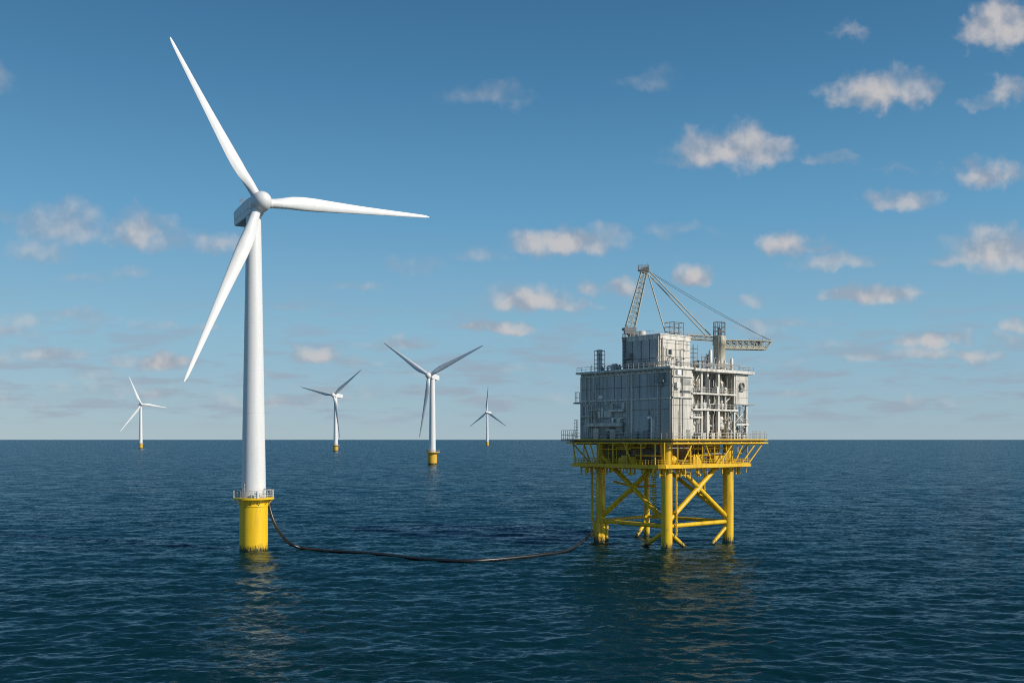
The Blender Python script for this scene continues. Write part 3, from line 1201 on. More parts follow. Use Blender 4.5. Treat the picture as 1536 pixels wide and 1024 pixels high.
# projecting upper room at the far end of the sunlit face
m = MB()
m.box((BAYX1, BY0, 35.0), (BX1, BAYY - .003, ZT - .4))
rm = m.build('end_room', M['panel'], plat)
m = MB()
for k in range(3):
    m.box((BAYX1 + .02, BY0 - .05, 36.6 + k * 2.1), (BX1 - .02, BY0 + .02, 36.66 + k * 2.1))
m.build('seam', M['grey'], rm)
m = MB()
m.lathe([(.95, 0), (.95, .5), (.7, .55), (.7, .2), (0, .2)], 18, c=(14.4, BY0, 39.6), M=Matrix.Rotation(R(90), 3, 'X'))
m.box((13.5, BY0 - .5, 38.3), (15.3, BY0, 38.7))
m.build('fan', M['grey'], rm)
m = MB()
m.box((BAYX1 - .6, BY0 - .3, 34.75), (BX1 + 2.6, BY0 + 1.2, 34.97))
m.build('walkway', M['grey'], rm)

# roof slab with eaves, roof rail
m = MB()
m.box((BX0 - 1.0, BY0 - .45, ZT), (BAYX0 + .3, BY1 + .9, ZT + .55))
m.box((BAYX0 + .3, BY0 - .9, ZT - .28), (BX1 + 1.5, BY1 + .6, ZT + .42))
rf = m.build('roof', M['steel'], plat, bevel=.04)
m = MB()
railing(m, [(BX0 - .8, BY1 + .6, ZT + .55), (BX0 - .8, BY0 - .2, ZT + .55), (BAYX0, BY0 - .2, ZT + .55)], h=1.2, sp=1.7, r=.05, rails=(1, .5))
railing(m, [(BAYX0 + .6, BY0 - .7, ZT + .42), (BX1 + 1.3, BY0 - .7, ZT + .42), (BX1 + 1.3, BY1, ZT + .42)], h=1.2, sp=1.5, r=.05, rails=(1, .5))
m.build('railing', M['galv'], rf)
m = MB()
for k in range(17):
    y = BY0 + .6 + k * 1.8
    m.beam((BX0 - .95, y, ZT - .1), (BX0, y, ZT - .75), .1, .14)
m.build('bracket', M['grey'], rf)

# shaded long wall: ribs, belts, panels, ducts
XW = BX0


def wall_box(name, y0, y1, z0, z1, out, mm, bevel=0.0):
    m_ = MB()
    m_.box((XW - out, y0, z0), (XW - .003, y1, z1))
    return m_.build(name, mm, plat, bevel=bevel)


cuts = [-12.4, -9.8, -7.7, -5.4, -3.0, -.8, 1.5, 3.2, 5.6, 8.2, 10.8, 12.55, 14.05, 15.55, 17.2]
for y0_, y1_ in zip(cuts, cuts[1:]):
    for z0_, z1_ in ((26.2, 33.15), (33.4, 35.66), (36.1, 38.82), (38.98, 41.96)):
        wall_box('shade_toned_panel', y0_ + .12, y1_ - .02, z0_, z1_, .035, M['shade_clad'])  # darker sheets carry this wall's shade in their colour
wall_box('belt', BY0 + .2, BY1 - .1, 35.7, 36.05, .32, M['steel'])
wall_box('belt', BY0 + .2, BY1 - .1, 42.0, 42.3, .25, M['steel'])
wall_box('belt', BY0 + .2, -1.0, 33.2, 33.36, .12, M['grey'])
wall_box('seam', BY0 + .2, BY1 - .1, 38.85, 38.95, .05, M['dark'])
for y in (-9.8, -7.7, -5.4, -3.0, 3.2, 5.6, 8.2, 10.8):
    wall_box('seam', y, y + .1, 36.06, 41.98, .06, M['dark'])
for y in (-9.8, -6.0, 2.9, 7.0, 11.2):
    wall_box('seam', y, y + .1, 26.2, 35.68, .06, M['dark'])
for y, w, o in ((-.75, .55, .36), (1.15, .3, .3), (12.6, .3, .25), (14.1, .3, .25), (15.6, .35, .3), (-12.9, .4, .22), (17.3, .5, .24)):
    wall_box('rib', y, y + w, 26.15, 41.98, o, M['steel' if o > .3 else 'panel'])
for (y, w, o) in ((13.4, .3, .5), (14.8, .22, .5), (15.1, .2, .6), (12.0, .2, .45), (.4, .22, .6), (-9.2, .25, .5), (9.6, .16, .4)):
    m = MB()
    m.tube((XW - o, y, 26.1), (XW - o, y, rnd.choice((35.0, 40.5, 42.2))), w * .6, n=8)
    m.build('pipe', M['pipe'], plat)
wall_box('sign_plate', 9.6, 11.2, 36.4, 37.2, .12, M['lampw'])
# long duct on brackets over the walkway, cabinets and pipe bridges
wall_box('cable_duct', 2.1, 14.2, 29.3, 30.2, 1.5, M['panel'], .06)
wall_box('cable_tray', 1.6, 6.9, 33.0, 33.5, .9, M['steel'])
wall_box('cable_tray', 1.8, 5.2, 31.2, 31.5, .8, M['steel'])
wall_box('cable_tray', 12.4, 17.0, 31.7, 32.0, .7, M['grey'])
for (y0, y1, z0, z1, o) in ((6.2, 8.6, 31.6, 33.2, .7), (9.2, 11.0, 31.2, 34.0, .6), (3.0, 4.2, 30.3, 31.2, .8), (4.8, 6.4, 26.1, 28.6, .9), (7.4, 9.6, 26.1, 28.0, 1.0),
                            (10.6, 12.6, 26.1, 28.9, .8), (-2.8, -1.2, 26.1, 27.9, .8), (-6.0, -4.4, 26.1, 28.2, .6), (1.8, 2.8, 33.6, 35.2, .5), (5.9, 6.8, 33.6, 35.1, .4)):
    wall_box('cabinet', y0, y1, z0, z1, o, M[rnd.choice(('grey', 'panel', 'panel', 'steel'))], .04)
wall_box('door', -8.0, -6.4, 26.15, 31.4, .12, M['panel'])
wall_box('recess_frame', -6.2, -5.9, 26.15, 33.0, .3, M['grey'])
for k in range(12):
    y0 = rnd.uniform(-3, 15)
    z = rnd.uniform(27, 35)
    o = rnd.uniform(.3, .9)
    m = MB()
    l = rnd.uniform(1.2, 5)
    m.path([(XW + .1, y0, z), (XW - o, y0, z), (XW - o, min(y0 + l, 17), z), (XW - o, min(y0 + l, 17), max(26.2, z - rnd.uniform(1, 5)))], rnd.choice((.09, .12, .18)), 8)
    m.build('pipe', M['pipe'], plat)
for k in range(26):
    y0 = rnd.uniform(1.5, 17)
    z = rnd.uniform(26.2, 35)
    o = rnd.uniform(.2, .7)
    m = MB()
    if k % 2:
        m.tube((XW - o, y0, z), (XW - o, y0, min(35.6, z + rnd.uniform(2, 7))), rnd.choice((.05, .08, .12)), n=6)
    else:
        m.tube((XW - o, y0, z), (XW - o, min(17.4, y0 + rnd.uniform(1, 4)), z), rnd.choice((.05, .08, .12)), n=6)
    m.build('conduit', M[rnd.choice(('steel', 'dark', 'grey'))], plat)
# vent hood near the front corner and the small outrigger cage on the far corner
m = MB()
m.box((XW - 1.1, -11.4, 39.7), (XW, -8.9, 40.2))
m.box((XW - .9, -11.1, 40.2), (XW, -9.2, 42.0))
m.tube((XW - .6, -10.2, 38.6), (XW - .6, -10.2, 39.7), .3, n=10)
m.build('vent_hood', M['grey'], plat)
m = MB()
railing(m, [(XW - .3, 18.0, 35.6), (XW - 1.0, 18.9, 35.6), (XW, 19.3, 35.6)], h=2.7, sp=.8, r=.08, rails=(1, .5, .02))
m.box((XW - 1.2, 17.86, 35.3), (XW + .4, 19.5, 35.6))
m.build('landing', M['grey'], plat)

# sunlit face: clad front block with ledges
YW = BY0


def face_box(name, x0, x1, z0, z1, out, mm, bevel=0.0):
    m_ = MB()
    m_.box((x0, YW - out, z0), (x1, YW - .003, z1))
    return m_.build(name, mm, plat, bevel=bevel)


for z, o in ((41.0, .45), (36.0, .5)):
    face_box('ledge', -12.0, BAYX0 + .15, z, z + .28, o, M['steel'])
for z in (39.1, 37.2, 34.2, 31.0):
    face_box('seam', -12.2, BAYX0, z, z + .08, .05, M['dark'])
face_box('louvre', -9.3, -5.6, 37.35, 37.75, .2, M['dark'])
for k in range(5):
    face_box('louvre', -9.2, -5.4, 39.4 + k * .26, 39.5 + k * .26, .12, M['grey'])
face_box('cabinet', -11.3, -9.9, 38.2, 39.6, .8, M['steel'], .05)
face_box('cabinet', -10.7, -9.4, 41.35, 42.6, .5, M['lampw'], .05)
face_box('door', -7.0, -5.6, 26.15, 28.4, .08, M['grey'])
for (x, r_, zt) in ((-12.05, .12, 42.8), (-8.75, .16, 42.6), (-9.3, .12, 36.0), (-9.75, .09, 33.0)):
    m = MB()
    m.tube((x, YW - .35, 26.1), (x, YW - .35, zt), r_, n=8)
    m.build('pipe', M['pipe' if x < -9 else 'grey'], plat)
m = MB()
m.path([(-12.0, YW - .4, 42.6), (-12.0, YW - .4, 39.2), (-11.4, YW - .4, 38.6), (-10.6, YW - .5, 38.6)], .1, 8)
m.build('pipe', M['grey'], plat)

# the open pipe bay: columns, walkways, vessels, pipes
for (x, y, w) in ((-4.6, BY0 + .3, .42), (-.95, BY0 + .35, .5), (1.3, BY0 + .35, .62), (5.45, BY0 + .3, .66), (12.0, BY0 + .4, .5), (16.9, BY0 + .35, .55)):
    m = MB()
    m.box((x - w / 2, y - w / 2, 26.1), (x + w / 2, y + w / 2, ZT - .3))
    m.build('column', M['steel'], plat)
for (z, x0, x1, d) in ((37.2, BAYX0 - .1, BAYX1 - .3, 2.2), (33.3, BAYX0 - .1, BAYX1 + .6, 2.4), (31.4, -5.6, -1.4, 1.4), (29.8, 12.2, 17.2, 1.8)):
    m = MB()
    m.box((x0, BY0 - .25, z), (x1, BY0 + d, z + .22))
    m.box((x0, BY0 - .32, z - .18), (x1, BY0 - .12, z + .1))
    w = m.build('walkway', M['steel'], plat)
    m = MB()
    railing(m, [(x0 + .1, BY0 - .2, z + .22), (x1 - .1, BY0 - .2, z + .22)], h=1.15, sp=1.5, r=.04, rails=(1, .5))
    m.build('railing', M['galv'], w)


m = MB()
m.box((BAYX0 + .05, BAYY - .06, ZD + .05), (BX1 - .65, BAYY - .002, ZT - .35))
m.build('bay_shade_sheet', M['grey'], plat)  # dark sheet added on the back wall, standing in for the bay's shade


def vessel(x, y, z0, z1, r_):
    m_ = MB()
    m_.lathe([(0.01, z0), (r_ * .6, z0 + r_ * .15), (r_ * .9, z0 + r_ * .4), (r_, z0 + r_ * .7), (r_, z1 - r_ * .7), (r_ * .9, z1 - r_ * .4), (r_ * .6, z1 - r_ * .15), (0.01, z1)], 20, c=(x, y, 0))
    for zz in (z0 + r_ * .9, (z0 + z1) / 2, z1 - r_ * .9):
        m_.lathe([(r_, zz - .12), (r_ * 1.07, zz - .1), (r_ * 1.07, zz + .1), (r_, zz + .12)], 20, c=(x, y, 0))
    m_.tube((x, y, z1 - .1), (x, y, z1 + .8), r_ * .22, n=8)
    m_.tube((x, y, 26.0), (x, y, z0 + .3), r_ * .5, n=10)
    return m_.build('vessel', M['steel'], plat)


vessel(-2.9, -11.4, 26.8, 33.0, .85)
vessel(-2.6, -11.2, 33.7, 41.2, .62)
vessel(.2, -11.0, 27.2, 32.6, 1.15)
vessel(3.2, -10.9, 27.4, 36.6, 1.0)
vessel(8.0, -11.2, 28.2, 32.2, 1.2)
vessel(8.9, -10.6, 33.8, 41.0, 1.0)
vessel(.3, -10.6, 37.7, 42.0, .8)
vessel(10.6, -11.6, 26.6, 30.8, .7)
for (x0, x1, y, z, r_) in ((5.9, 11.5, -10.8, 38.6, .7), (-4.3, .6, -10.2, 35.2, .6), (12.6, 16.6, -10.8, 28.2, .75), (5.6, 8.4, -12.2, 34.6, .45)):
    m = MB()
    Mx = Matrix.Rotation(R(90), 3, 'Y')
    L_ = x1 - x0
    m.lathe([(0.01, 0), (r_ * .7, r_ * .25), (r_, r_ * .7), (r_, L_ - r_ * .7), (r_ * .7, L_ - r_ * .25), (0.01, L_)], 16, c=(x0, y, z), M=Mx)
    for f in (.25, .75):
        m.box((x0 + L_ * f - .15, y - r_ * .8, z - r_ - .7), (x0 + L_ * f + .15, y + r_ * .8, z - r_ * .4))
    m.build('vessel', M['steel'], plat)
for k in range(52):
    x = rnd.uniform(BAYX0 + .3, BX1 - .5)
    y = BY0 + rnd.uniform(.15, 3.6)
    lim = 34.6 if x > BAYX1 - .3 else 42.3
    r_ = rnd.choice((.09, .12, .14, .2, .26))
    z0 = rnd.choice((26.1, 26.1, 28, 30, 33.5))
    z1 = min(lim, z0 + rnd.uniform(3, 13))
    x2 = x + rnd.uniform(-3.2, 3.2)
    x2 = max(BAYX0 + .4, min(x2, BX1 - .5 if z1 < 34 else BAYX1 - .2))
    m = MB()
    if rnd.random() < .4:
        m.tube((x, y, z0), (x, y, z1), r_, n=8)
    else:
        zm = rnd.uniform(z0 + .5, z1)
        pts = [(x, y, z0), (x, y, zm - r_ * 2), (x + math.copysign(r_ * .6, x2 - x), y, zm - r_ * .6), (x + math.copysign(r_ * 2, x2 - x), y, zm), (x2 - math.copysign(r_ * 2, x2 - x), y, zm), (x2, y, zm + r_ * 2), (x2, y, max(z1, zm + r_ * 3))]
        m.path(pts, r_, 8)
    zz = rnd.uniform(z0 + .2, z0 + 1.5)
    m.tube((x, y, zz), (x, y, zz + .3), r_ * 2, n=8)
    m.build('pipe', M[rnd.choice(('pipe', 'steel', 'pipe', 'grey', 'brown'))], plat)
for k in range(40):
    x = rnd.uniform(BAYX0 + .3, BX1 - .6)
    zb = rnd.choice((26.1, 26.1, 26.1, 33.55, 37.45))
    if x > BAYX1 - .5:
        zb = 26.1
    y = BY0 + rnd.uniform(.2, 2.2)
    w, h, d = rnd.uniform(.2, .65), rnd.uniform(.5, 2.0), rnd.uniform(.2, .6)
    m = MB()
    m.box((x - w, y - d, zb), (x + w, y + d, zb + h))
    m.tube((x, y, zb + h), (x, y, zb + h + rnd.uniform(.2, .9)), .1, n=8)
    if rnd.random() < .5:
        m.tube((x - w, y - d * .5, zb + h * .6), (x - w - .3, y - d * .5, zb + h * .6), .16, n=8)
    m.build('machinery', M[rnd.choice(('steel', 'grey', 'pipe', 'dark', 'brown'))], plat)
for k in range(54):
    x = rnd.uniform(BAYX0 + .2, BX1 - .4)
    lim = 34.6 if x > BAYX1 - .3 else 42.4
    y = BY0 + rnd.uniform(-.2, 2.6)
    z0 = rnd.uniform(26.1, lim - 3)
    m = MB()
    if k % 3 == 0:
        x1 = max(BAYX0 + .2, min(x + rnd.uniform(-5, 5), BX1 - .4 if z0 < 34 else BAYX1))
        m.tube((x, y, z0), (x1, y, z0), .07, n=6)
        m.tube((x1, y, z0), (x1, y, min(lim, z0 + rnd.uniform(1, 4))), .07, n=6)
    else:
        m.tube((x, y, z0), (x, y, min(lim, z0 + rnd.uniform(2, 9))), rnd.choice((.05, .08, .11)), n=6)
    m.build('conduit', M[rnd.choice(('steel', 'dark', 'grey', 'brown'))], plat)
for k in range(40):
    x = rnd.uniform(BAYX0 + .3, BX1 - .5)
    lim = 34.0 if x > BAYX1 - .3 else 42.0
    y, z = BY0 + rnd.uniform(0, 2.4), rnd.uniform(26.6, lim)
    w = rnd.uniform(.15, .42)
    m = MB()
    m.lathe([(.02, -w), (w, -w * .8), (w * .7, 0), (w, w * .8), (.02, w)], 10, c=(x, y, z), M=Matrix.Rotation(R(90), 3, rnd.choice('XYZ')))
    m.tube((x, y, z), (x, y, z + w * 2.2), w * .25, n=6)
    m.lathe([(w * .8, 0), (w * .8, .06)], 10, c=(x, y, z + w * 2.2))
    m.build('valve', M[rnd.choice(('steel', 'dark', 'grey', 'brown'))], plat)
for (x0, z0, x1, z1) in ((12.2, 29.9, 16.9, 33.4), (16.9, 29.9, 12.2, 33.4), (5.8, 33.4, 11.8, 37.2), (-4.5, 37.4, -1.1, 42.4)):
    m = MB()
    m.beam((x0, BY0 + .75, z0), (x1, BY0 + .75, z1), .2, .2)
    m.build('diagonal', M['steel'], plat)

# ---------------------------------------------------------------- house on the roof
HX0, HX1, HY0, HY1 = -9.1, 2.2, -6.7, 5.8
ZR = ZT + .56
ZH = 51.6
m = MB()
m.box((HX0, HY0, ZR - .1), (HX1, HY1, ZH))
hs = m.build('roof_house', M['panel'], plat)
m = MB()
m.box((HX0 - .25, HY0 - .35, ZH), (HX1 + .3, HY1 + .2, ZH + .28))
m.box((HX0 - .12, HY0 - .2, ZH - 1.0), (HX1 + .15, HY0 - .003, ZH - .003))
m.box((HX0 - .15, HY0 - .2, ZH - 1.0), (HX0 - .003, HY1 + .1, ZH - .003))
m.build('roof', M['steel'], hs)
m = MB()
for y in (-3.4, -.6, 2.4):
    m.box((HX0 - .06, y, ZR), (HX0 - .002, y + .12, ZH - 1.02))
m.box((HX0 - .06, HY0 + .1, 46.0), (HX0 - .002, HY1 - .1, 46.08))
for z in (44.6, 46.4, 48.2, 49.7):
    m.box((HX0 + .1, HY0 - .05, z), (HX1 - .1, HY0 - .002, z + .07))
for x in (-6.6, -3.4, -.4):
    m.box((x, HY0 - .05, ZR), (x + .08, HY0 - .002, ZH - 1.02))
m.build('seam', M['dark'], hs)
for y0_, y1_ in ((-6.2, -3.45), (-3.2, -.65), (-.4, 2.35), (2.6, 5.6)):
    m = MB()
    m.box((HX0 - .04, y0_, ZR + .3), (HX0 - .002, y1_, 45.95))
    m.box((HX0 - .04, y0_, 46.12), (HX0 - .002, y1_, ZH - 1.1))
    m.build('shade_toned_panel', M['shade_clad'], hs)  # house wall shade, likewise put into the sheet colour
m = MB()
m.box((-6.7, HY0 - .3, 46.7), (-4.9, HY0 - .003, 48.4))
w = m.build('window', M['steel'], hs)
m = MB()
m.box((-6.4, HY0 - .32, 46.9), (-5.2, HY0 - .29, 48.15))
m.build('pane', M['glass'], w)
m = MB()
ladder(m, (HX0 - .35, HY1 - 1.0, ZR), (HX0 - .35, HY1 - 1.0, ZH + 1.0), .6, (0, 1, 0), .06, cage=(-.75, 0, 0))
m.build('ladder', M['dark'], hs)
m = MB()
m.tube((HX0 - .3, HY0 + .3, ZR), (HX0 - .3, HY0 + .3, ZH), .14, n=8)
m.tube((HX0 + .6, HY0 - .3, ZR), (HX0 + .6, HY0 - .3, ZH - .6), .16, n=8)
m.tube((HX0 + 1.5, HY0 - .4, ZR), (HX0 + 1.5, HY0 - .4, ZH - 2.6), .1, n=8)
m.build('pipe', M['pipe'], hs)
m = MB()
m.box((HX0 - 1.2, 2.2, 46.2), (HX0, 4.6, 46.7))
m.box((HX0 - .9, 2.6, 46.7), (HX0, 4.2, 47.6))
m.build('air_handler', M['grey'], hs)
m = MB()
railing(m, [(HX1, HY0 - .1, ZH + .28), (HX0 + 3, HY0 - .1, ZH + .28)], h=.9, sp=1.4, r=.04, rails=(1,))
railing(m, [(HX0, HY0 + 2, ZH + .28), (HX0, HY1, ZH + .28)], h=.9, sp=1.4, r=.04, rails=(1,))
m.build('railing', M['galv'], hs)

# roof plant round the house
for k in range(26):
    if k < 9:
        x, y = rnd.uniform(-11.2, -9.9), rnd.uniform(-12, 15)
    else:
        x, y = rnd.uniform(-9, 15), rnd.uniform(-12.2, -8.2) if k % 3 else rnd.uniform(-7, 6)
        if HX0 - 1 < x < HX1 + .6 and y > -7.6:
            x = rnd.uniform(3.4, 9)
    m = MB()
    h = rnd.uniform(.6, 2.4) if k < 18 else rnd.uniform(2.4, 5.0)
    w = rnd.uniform(.25, .6)
    if k % 3 == 0:
        m.box((x - w, y - w, ZR - .2), (x + w, y + w, ZR + h))
        m.box((x - w * .6, y - w * .6, ZR + h), (x + w * .6, y + w * .6, ZR + h + .3))
    elif k % 3 == 1:
        m.lathe([(w * .8, ZR - .2), (w * .8, ZR + h), (w * .3, ZR + h + .35), (0.01, ZR + h + .4)], 14, c=(x, y, 0))
    else:
        m.path([(x, y, ZR - .2), (x, y, ZR + h), (x + .5, y, ZR + h + .4), (x + 1.3, y, ZR + h + .4), (x + 1.6, y, ZR + h - .1)], .15, 8)
    m.build('roof_plant', M[rnd.choice(('steel', 'grey', 'pipe'))], plat)
# scaffold-like frames between house and crane pedestal
for (x, y, w, h) in ((4.0, -6.2, 1.6, 6.5), (6.4, -8.4, 1.5, 4.2), (3.2, -10.6, 1.2, 3.2)):
    m = MB()
    for dx in (-w / 2, w / 2):
        for dy in (-w / 2, w / 2):
            m.tube((x + dx, y + dy, ZR - .2), (x + dx, y + dy, ZR + h), .07, n=5)
    for k in range(int(h / 1.1) + 1):
        z = ZR + k * 1.1
        c4 = [Vector((x - w / 2, y - w / 2, z)), Vector((x + w / 2, y - w / 2, z)), Vector((x + w / 2, y + w / 2, z)), Vector((x - w / 2, y + w / 2, z))]
        for p, q in zip(c4, c4[1:] + c4[:1]):
            m.tube(p, q, .055, n=5)
    m.build('stair_tower', M['grey'], plat)
for k in range(16):
    x, y = rnd.choice(((rnd.uniform(-11.5, -9.8), rnd.uniform(-12, 16)), (rnd.uniform(-8, 16), rnd.uniform(-12.5, -8)), (rnd.uniform(3, 9), rnd.uniform(-8, 4))))
    if abs(x - 10.9) < 2.3 and abs(y + 9) < 2.3:
        x += 4
    m = MB()
    h = rnd.uniform(1.5, 4.5)
    m.tube((x, y, ZR - .2), (x, y, ZR + h), .06, n=6)
    if k % 2:
        m.tube((x - .5, y, ZR + h * .8), (x + .7, y, ZR + h * .8), .05, n=6)
        m.box((x + .5, y - .15, ZR + h * .8 - .1), (x + .9, y + .15, ZR + h * .8 + .25))
    m.build('aerial', M[rnd.choice(('grey', 'steel', 'dark'))], plat)
for (y0, y1, x, z) in ((-11, 10, -10.4, .9), (-10, 4, -10.0, 1.4)):
    m = MB()
    m.tube((x, y0, ZR + z), (x, y1, ZR + z), .14, n=8)
    for k in range(6):
        yk = y0 + .3 + (y1 - y0 - .6) * k / 5
        m.box((x - .1, yk - .1, ZR - .2), (x + .1, yk + .1, ZR + z))
    m.build('pipe_rack', M['pipe'], plat)
for (x0, x1, y, z) in ((-8, 9, -12.2, 1.0), (3, 16, -11.6, 1.5), (3, 10, -7.2, 2.4)):
    m = MB()
    m.tube((x0, y, ZR + z), (x1, y, ZR + z), .13, n=8)
    for k in range(5):
        xk = x0 + .3 + (x1 - x0 - .6) * k / 4
        m.box((xk - .1, y - .1, ZR - .3), (xk + .1, y + .1, ZR + z))
    m.build('pipe_rack', M['grey'], plat)
# guard cage on the house roof
m = MB()
x0, x1, y0, y1, z0 = -1.9, 1.5, -5.2, -2.0, ZH + .28
for (x, y) in ((x0, y0), (x1, y0), (x1, y1), (x0, y1), ((x0 + x1) / 2, y0), (x0, (y0 + y1) / 2), (x1, (y0 + y1) / 2)):
    m.tube((x, y, z0), (x, y, z0 + 3.6), .10, n=6)
for z in (z0 + 1.2, z0 + 2.4, z0 + 3.55):
    c4 = [Vector((x0, y0, z)), Vector((x1, y0, z)), Vector((x1, y1, z)), Vector((x0, y1, z))]
    for p, q in zip(c4, c4[1:] + c4[:1]):
        m.tube(p, q, .085, n=6)
m.box((x0 + .4, y0 + .4, z0), (x1 - .4, y1 - .4, z0 + .7))
m.build('guard_cage', M['grey'], hs)

# ---------------------------------------------------------------- things standing on the platform
Mw = Matrix.Translation(OC) @ Matrix.Rotation(ROT, 4, 'Z')


def world(x, y, z):
    return Mw @ Vector((x, y, z))


# exhaust stack on the far roof edge
st_ = empty('exhaust_stack', world(-11.0, 12.2, ZR), ROT)
tag(st_, 'short pale exhaust stack in a steel frame, alone on flat roof edge beside thin railings', 'exhaust stack')
m = MB()
m.lathe([(.72, 0), (.72, 5.3), (.78, 5.32), (.78, 5.6), (.6, 5.62), (.6, 5.2)], 18)
m.build('flue', M['lampw'], st_)
m = MB()
for dx in (-.95, .95):
    for dy in (-.95, .95):
        m.tube((dx, dy, 0), (dx, dy, 5.4), .075, n=6)
for k in range(5):
    z = .9 + k * 1.1
    for a, b_ in (((-.95, -.95), (.95, -.95)), ((.95, -.95), (.95, .95)), ((.95, .95), (-.95, .95)), ((-.95, .95), (-.95, -.95))):
        m.tube((*a, z), (*b_, z), .06, n=6)
m.build('frame', M['grey'], st_)

# floodlight on a white post by the shaded wall
lp = empty('floodlight', world(-13.5, -7.9, ZD), ROT)
tag(lp, 'white post with white floodlight head standing on main deck before shaded grey wall', 'floodlight')
m = MB()
m.tube((0, 0, 0), (0, 0, 5.2), .13, .11, n=10)
m.tube((0, 0, 5.2), (0, .55, 5.35), .09, n=8)
m.build('post', M['lampw'], lp)
m = MB()
m.obox((0, .75, 5.2), (.28, 0, 0), (0, .42, -.05), (0, .03, .3))
m.build('lamp_head', M['lampw'], lp)
# mushroom vent above the long duct
vt = empty('pipe_vent', world(-13.2, 5.4, 30.2), ROT)
tag(vt, 'small white capped vent on the long duct of the shaded grey wall', 'vent')
m = MB()
m.tube((0, 0, 0), (0, 0, .9), .22, n=10)
m.lathe([(.4, .8), (.4, 1.0), (.2, 1.25), (0.01, 1.3)], 12)
m.build('cap', M['lampw'], vt)

# crane: pedestal, boom, lattice mast with stays
PX, PY = 10.9, -9.0
cr = empty('deck_crane', world(PX, PY, ZT + .42), 0)
tag(cr, 'pale lattice mast crane with long stays and horizontal boom on grey platform roof', 'crane')
cb = cr.location.copy()


def rel(p):
    return Vector(p) - cb


ped_top = at(1078, 504, 254.2)
m = MB()
zb = ped_top.z - cb.z
m.lathe([(1.75, 0), (1.75, .25), (1.5, .3), (1.5, zb - 2.4), (1.72, zb - 2.3), (1.72, zb - .4), (1.6, zb - .3), (1.6, zb)], 24)
pd = m.build('pedestal', M['craneyel'], cr)
m = MB()
for k in range(9):
    a = 2 * PI * k / 9
    m.tube((1.5 * math.cos(a), 1.5 * math.sin(a), zb), (1.5 * math.cos(a), 1.5 * math.sin(a), zb + 3.5), .10, n=6)
for z in (zb + 1.15, zb + 2.3, zb + 3.45):
    ring = [Vector((1.5 * math.cos(2 * PI * k / 18), 1.5 * math.sin(2 * PI * k / 18), z)) for k in range(19)]
    for p, q in zip(ring, ring[1:]):
        m.tube(p, q, .09, n=5)
m.lathe([(.6, zb), (.6, zb + 1.6), (.3, zb + 2.2)], 12)
m.build('cage', M['grey'], pd)
m = MB()
ladder(m, (-.3, -1.75, .3), (-.3, -1.75, zb), .6, (1, 0, 0), .06)
m.build('ladder', M['grey'], pd)


def truss(m_, a, b_, w, h0, h1, bays, r_=.13, side=Vector((0, 1, 0)), rd=None):
    """box truss from a to b (centre of the lower chord pair), top chords h above"""
    a, b_ = Vector(a), Vector(b_)
    rd = rd or r_ * .6
    s = side.normalized() * w / 2
    lo0, lo1, hi0, hi1 = [], [], [], []
    for i in range(bays + 1):
        f_ = i / bays
        p = a.lerp(b_, f_)
        h_ = h0 + (h1 - h0) * f_
        lo0.append(p - s)
        lo1.append(p + s)
        hi0.append(p - s + Vector((0, 0, h_)))
        hi1.append(p + s + Vector((0, 0, h_)))
    for ch in (lo0, lo1, hi0, hi1):
        m_.tube(ch[0], ch[-1], r_, n=6)
    for i in range(bays + 1):
        for p, q in ((lo0[i], hi0[i]), (lo1[i], hi1[i]), (lo0[i], lo1[i]), (hi0[i], hi1[i])):
            m_.tube(p, q, rd, n=5)
    for i in range(bays):
        m_.tube(lo0[i], hi0[i + 1], rd, n=5)
        m_.tube(hi1[i], lo1[i + 1], rd, n=5)
        m_.tube(hi0[i], hi1[i + 1], rd, n=5)


# boom out to the right
b0, b1 = rel(at(1083, 523, 254.4)), rel(at(1147, 523.5, 256.5))
b1.z = b0.z
bs = (b1 - b0).cross(Vector((0, 0, 1))).normalized()
m = MB()
truss(m, b0, b1, 1.7, 2.15, 2.15, 7, .21, bs, .10)
for s in (-1, 1):
    q = b1 + bs * s * .85
    tp = b1 + (b1 - b0).normalized() * 1.9 + bs * s * .5 + Vector((0, 0, 2.15))
    m.tube(q, tp, .15, n=6)
    m.tube(q + Vector((0, 0, 2.15)), tp, .15, n=6)
m.tube(b1 + (b1 - b0).normalized() * 1.5 + Vector((0, 0, 2.1)), b1 + (b1 - b0).normalized() * 2.6 + Vector((0, 0, 2.1)), .08, n=6)
bo = m.build('boom', M['craneyel'], cr)
m = MB()
d = (b1 - b0)
mid = b0 + d * .5
m.obox(b0 + d * .45 + Vector((0, 0, .45)), d * .44, bs * .62, Vector((0, 0, .32)))
m.obox(b0 + d * .40 + Vector((0, 0, 1.35)), d * .36, bs * .45, Vector((0, 0, .22)))
for s_ in (-1, 1):
    m.obox(b0 + d * .5 + bs * s_ * .84 + Vector((0, 0, .38)), d * .5, bs * .03, Vector((0, 0, .42)))
m.build('walkway', M['craneyel'], bo)
m = MB()
m.obox(b0 + d * .84 + Vector((0, 0, 1.35)), d * .06, bs * .6, Vector((0, 0, .7)))
m.build('winch', M['grey'], bo)
m = MB()
railing(m, [b0 + d * .68 - bs * .8 + Vector((0, 0, 2.2)), b0 + d * .98 - bs * .8 + Vector((0, 0, 2.2))], h=.7, sp=1.0, r=.05, rails=(1,))
m.build('railing', M['grey'], bo)
# counter beam from the pedestal back to the house roof
e0, e1 = rel(at(1076, 511, 254.2)), rel(at(1030, 508, 252.6))
m = MB()
es = (e1 - e0).cross(Vector((0, 0, 1))).normalized()
truss(m, e0, e1, 1.3, 1.0, .9, 6, .13, es, .07)
m.obox(e0.lerp(e1, .5) + Vector((0, 0, .1)), (e1 - e0) * .49, es * .5, Vector((0, 0, .12)))
m.build('counter_beam', M['craneyel'], cr)
